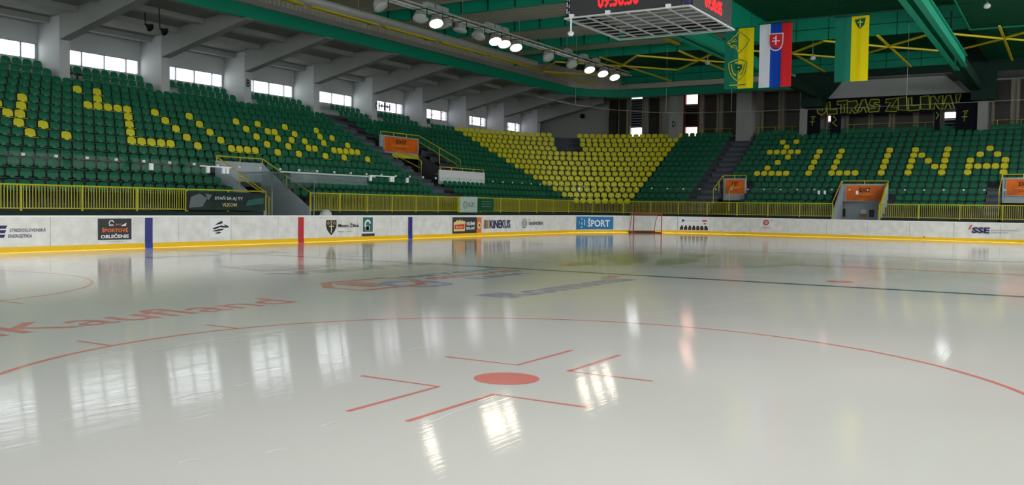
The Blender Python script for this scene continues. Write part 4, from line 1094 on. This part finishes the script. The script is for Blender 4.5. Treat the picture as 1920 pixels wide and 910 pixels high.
f = Flat(fs_(.044)); f.poly(shld(.52*W, .195*W, .58*H_, .825*H_)); f.build('emblem', 'flag_red', e)
f = Flat(fs_(.054)); f.poly([(.36*W, .655*H_), (.40*W, .66*H_), (.45*W, .645*H_), (.52*W, .67*H_), (.59*W, .645*H_), (.64*W, .66*H_), (.68*W, .655*H_), (.62*W, .61*H_), (.52*W, .583*H_), (.42*W, .61*H_)]); f.build('emblem', 'flag_blue', e)
f = Flat(fs_(.064)); f.rect(.5*W, .54*W, .66*H_, .8*H_); f.rect(.43*W, .61*W, .757*H_, .772*H_); f.rect(.4*W, .64*W, .71*H_, .725*H_); f.build('emblem', 'flag_white', e)
e, fs_, W, H_ = flag(-2.17, -3.58, 7.27, 10.12, [(.48, 'flag_green'), (.52, 'flag_yellow')], 'plain green and yellow flag with a small shield on top')
f = Flat(fs_(.034)); f.poly([(.57*W, .94*H_), (.9*W, .955*H_), (.86*W, .85*H_), (.74*W, .79*H_), (.64*W, .85*H_)]); f.build('emblem', 'emblem_green', e)
f = Flat(fs_(.040)); f.rect(.725*W, .755*W, .81*H_, .93*H_); f.rect(.66*W, .82*W, .885*H_, .9*H_); f.build('emblem', 'flag_yellow', e)

# ---- yellow roof bracing
def brace(a, b, z=12.0, label='', w_=.13):
    o = Vector((a[0], a[1], z)); mb = MB(); mb.bar((0, 0, 0), (b[0]-a[0], b[1]-a[1], 0), w_, .1)
    e = tag(mb.build('roof_brace', 'brace_yellow'), label, 'brace', 'yellow roof braces'); e.location = o
    return e
BY = [23.7, 17.0, 11.2, 4.8, -1.2, -7.6, -13.6]
where = ['beside the curved edge beam', 'below the corner of the panel band', 'left of the wolf flag', 'between the flags', 'right of the last flag', 'beyond the long twin beam', 'at the picture edge']
for i, y in enumerate(BY):
    brace((31.4, y), (44.75, y), 12.02, 'long yellow roof brace running lengthwise %s' % where[i])
    if i < len(BY)-1:
        m1 = (31.2, (y+BY[i+1])/2); m2 = (38.6, (y+BY[i+1])/2)
        for a, b, t_ in (((35.0, y), m1, 'near'), (m1, (35.0, BY[i+1]), 'near return'), ((35.0, y), m2, 'far'), (m2, (35.0, BY[i+1]), 'far return')):
            brace(a, b, 11.9 if 'return' in t_ else 11.92, 'slanting yellow roof brace, %s zigzag bar %s' % (t_, where[i]))
for j, x in enumerate(GIRD_X[6:]):
    x1 = (GIRD_X[6:]+[33.1])[j+1]
    brace((x+.3, 24.1), (x1-.3, 24.1), 12.16, 'yellow purlin below the ribbed cladding, number %s from the camera' % ORD[j], .28)
    brace((x+.3, 11.8), (x1-.3, 11.8), 12.72, 'yellow purlin under the grey roof sheets, number %s from the camera' % ORD[j], .3)

# ---- cable trays, pipes and floodlights
pp = empty('service_pipes', (-20, 20.9, 11.5), 0, 'pair of shiny galvanised pipes slung under the roof', 'pipes')
for dy, r in ((-.2, .17), (.18, .15)):
    mb = MB(); mb.tube([(0, dy, 0), (49, dy, 0)], r, 10); mb.build('pipe', 'galvanised', pp, True)
for i in range(9):
    mb = MB(); mb.tube([(3+i*5.5, -.27, -.02), (3+i*5.5, .27, -.02)], .03, 5); mb.tube([(3+i*5.5, 0, 0), (3+i*5.5, 0, .85)], .02, 5); mb.build('pipe_hanger', 'cable', pp)
def lamp_truss(y, label):
    t = empty('lighting_truss', (-24, y, 11.0), 0, label, 'truss')
    for dy, dz in ((-.16, 0), (.16, 0), (0, .24)):
        mb = MB(); mb.tube([(0, dy, dz), (58, dy, dz)], .05, 6); mb.build('chord', 'galvanised', t, True)
    for i in range(58):
        mb = MB(); mb.bar((i+.5, -.16, 0), (i+.5, .16, 0), .03); mb.bar((i+.1, -.16, 0), (i+.5, 0, .2), .02); mb.build('rung', 'galvanised', t)
    for i in range(10):
        mb = MB(); mb.tube([(2+i*5.8, 0, .2), (2+i*5.8, 0, 1.3)], .015, 4); mb.build('hanger', 'cable', t)
    return t
tl = lamp_truss(15.9, 'galvanised lighting truss with floodlights along the side of the ice')
tr = lamp_truss(-15.9, 'galvanised lighting truss on the opposite side of the ice')
for x in (9.9, 10.6, 11.1, 15.4, 16.1, 16.9, 24.6, 26.8, 28.6):
    mb = MB(); mb.box(x+24-.28, x+24+.28, -.16, .16, .22, .45); mb.build('ballast_box', 'lamp_grey', tl)
def bowl(r=.36, d=.42): return [(.0001, d), (r*.45, d*.97), (r*.8, d*.6), (r, d*.08), (r*1.04, 0), (r*.98, -.01)]
def floodlight(x, y, z, aim, lit, label, power=None, group='floodlights on the truss'):
    aim = Vector(aim).normalized()
    e = empty('floodlight', (x, y, z), 0, label, 'floodlight', group)
    mb = MB(); mb.lathe(bowl(), 18, (0, 0, 0), -aim); mb.build('housing', 'lamp_grey', e, True)
    mb = MB(); mb.lathe([(.35, -.005), (.27, -.03), (.0001, -.04)], 18, (0, 0, 0), -aim); mb.build('lens', 'lamp_lit' if lit else 'lamp_lens', e, True)
    mb = MB(); mb.bar((0, -.39, .0), (0, -.39, .46), .03); mb.bar((0, .39, 0), (0, .39, .46), .03); mb.bar((0, -.4, .46), (0, .4, .46), .03); mb.bar((0, 0, .46), (0, 15.74*(1 if y > 0 else -1)-y, 10.94-z), .03); mb.build('bracket', 'seat_metal', e)
    if lit:
        ld = bpy.data.lights.new('floodlight_beam', 'SPOT'); ld.energy = (power or ADDED_LAMP_W); ld.spot_size = math.radians(150); ld.spot_blend = 1.0; ld.shadow_soft_size = .25; ld.color = (1.0, .972, .935)
        lo = bpy.data.objects.new('floodlight_beam', ld); COL.objects.link(lo); lo.parent = e; lo.location = aim*.06
        lo.rotation_euler = aim.to_track_quat('-Z', 'Y').to_euler()
    return e
LY = 15.6
for x, lit, lab in ((5.93, 0, 'unlit grey floodlight at the top edge of the picture'), (8.84, 0, 'unlit floodlight beside the first glowing one'), (10.14, 1, 'brightest warm glowing floodlight, alone on the truss'), (11.0, 0, 'small unlit floodlight just after the brightest one'),
                  (12.2, 0, 'unlit tilted floodlight with pale lens facing down'), (13.9, 0, 'unlit floodlight shown edge on before the glowing trio'), (15.59, 1, 'glowing floodlight, first of the middle trio'), (16.52, 1, 'glowing floodlight, second of the middle trio'), (17.77, 1, 'glowing floodlight, last of the middle trio'),
                  (21.55, 0, 'unlit floodlight between the two glowing trios'), (24.57, 0, 'unlit floodlight with bluish housing before the last trio'), (27.04, 1, 'glowing floodlight, first of the far trio'), (29.03, 1, 'glowing floodlight, second of the far trio'), (30.87, 1, 'glowing floodlight at the end of the truss')):
    floodlight(x, LY, 10.47, (-.35, -.45, -1) if lit else (random.uniform(-.6, .3), random.uniform(-.9, .1), -1), bool(lit), lab, 45.0)
for i, x in enumerate((-30, -25, -20, -15)): floodlight(x, LY, 10.47, (0, -.45, -1), True, 'glowing floodlight on the truss outside the picture, %s from the near end' % ORD[i])  # unseen strong lamps added near the camera to light the ice
for i, x in enumerate((-24, -18, -12, -6, 0, 6, 12, 18, 24, 30)): floodlight(x, -LY, 10.47, (.1, .7, -1), True, 'glowing floodlight on the opposite truss outside the picture, %s from the near end' % ORD[i], group='floodlights on the opposite truss')  # unseen strong lamps added to light the ice and side stand
def spotlet(x, y, z, label):
    e = empty('floodlight', (x, y, z), 0, label, 'floodlight', 'small white floodlights under the roof')
    aim = Vector((-.6, -.2, -.8)).normalized()
    mb = MB(); mb.lathe(bowl(.16, .24), 14, (0, 0, 0), -aim); mb.build('housing', 'white_paint', e, True)
    mb = MB(); mb.tube([(0, 0, .1), (.1, .05, .5), (.1, .05, (12.36 if y < -6 else 13.2)-z)], .02, 5); mb.build('bracket', 'lamp_grey', e)
spotlet(33.9, 10.1, 11.5, 'small white floodlight near the braces left of the wolf flag'); spotlet(34.3, 3.2, 11.4, 'small white floodlight left of the plain green and yellow flag'); spotlet(25.5, -7.4, 12.0, 'small white floodlight under the dark green roof')
# loudspeakers on the side roof beam
for i, (x, y, z) in enumerate(((3.2, 28.4, 10.35), (3.75, 28.0, 10.2))):
    mb = MB(); mb.lathe([(.05, 0), (.07, .12), (.2, .34), (.21, .36)], 12, (0, 0, 0), (.2, -.8, -.5))
    o = tag(mb.build('loudspeaker', 'black', None, True), 'black horn loudspeaker under the concrete ceiling, %s one' % ('higher' if i == 0 else 'lower'), 'loudspeaker'); o.location = (x, y, z)
    mb = MB(); mb.tube([(0, 0, 0), (0, .05, slab_z(y)-z+.01)], .025, 5); mb.build('bracket', 'black', o)
mb = MB(); mb.lathe([(.06, 0), (.08, .1), (.22, .34), (.23, .37)], 12, (0, 0, 0), (-.8, -.3, -.4))
o = tag(mb.build('loudspeaker', 'black', None, True), 'small black loudspeaker on the pale corner wall', 'loudspeaker'); o.location = (49.45, 27.4, 10.1)
mb = MB(); mb.tube([(0, 0, 0), (.35, .0, .05)], .03, 5); mb.build('bracket', 'black', o)
# cable that carries the end safety net, with its hanging wires
nc = empty('net_cable', (25.9, 16.0, 8.1), 0, 'thin grey cable looped high above the end boards', 'cable'); o0 = Vector((25.9, 16.0, 8.1))
P = [(22.0, 16.6, 8.25), (25.9, 16.0, 8.12), (28.6, 14.6, 8.0), (30.6, 12.6, 7.95), (31.4, 10.4, 7.9), (31.5, 6.6, 7.86), (31.5, 0, 7.82), (31.5, -8.4, 7.88), (31.5, -14, 7.95)]
mb = MB(); mb.tube([Vector(p)-o0 for p in P], .012, 4); mb.build('cable', 'cable', nc)
for p in ((25.9, 16.0, 8.12), (31.3, 12.0, 7.93), (31.5, 7.6, 7.87), (31.5, -2.9, 7.84)):
    mb = MB(); mb.tube([Vector(p)-o0, Vector((p[0], p[1], 12.6))-o0], .012, 4); mb.build('hanging_wire', 'cable', nc)
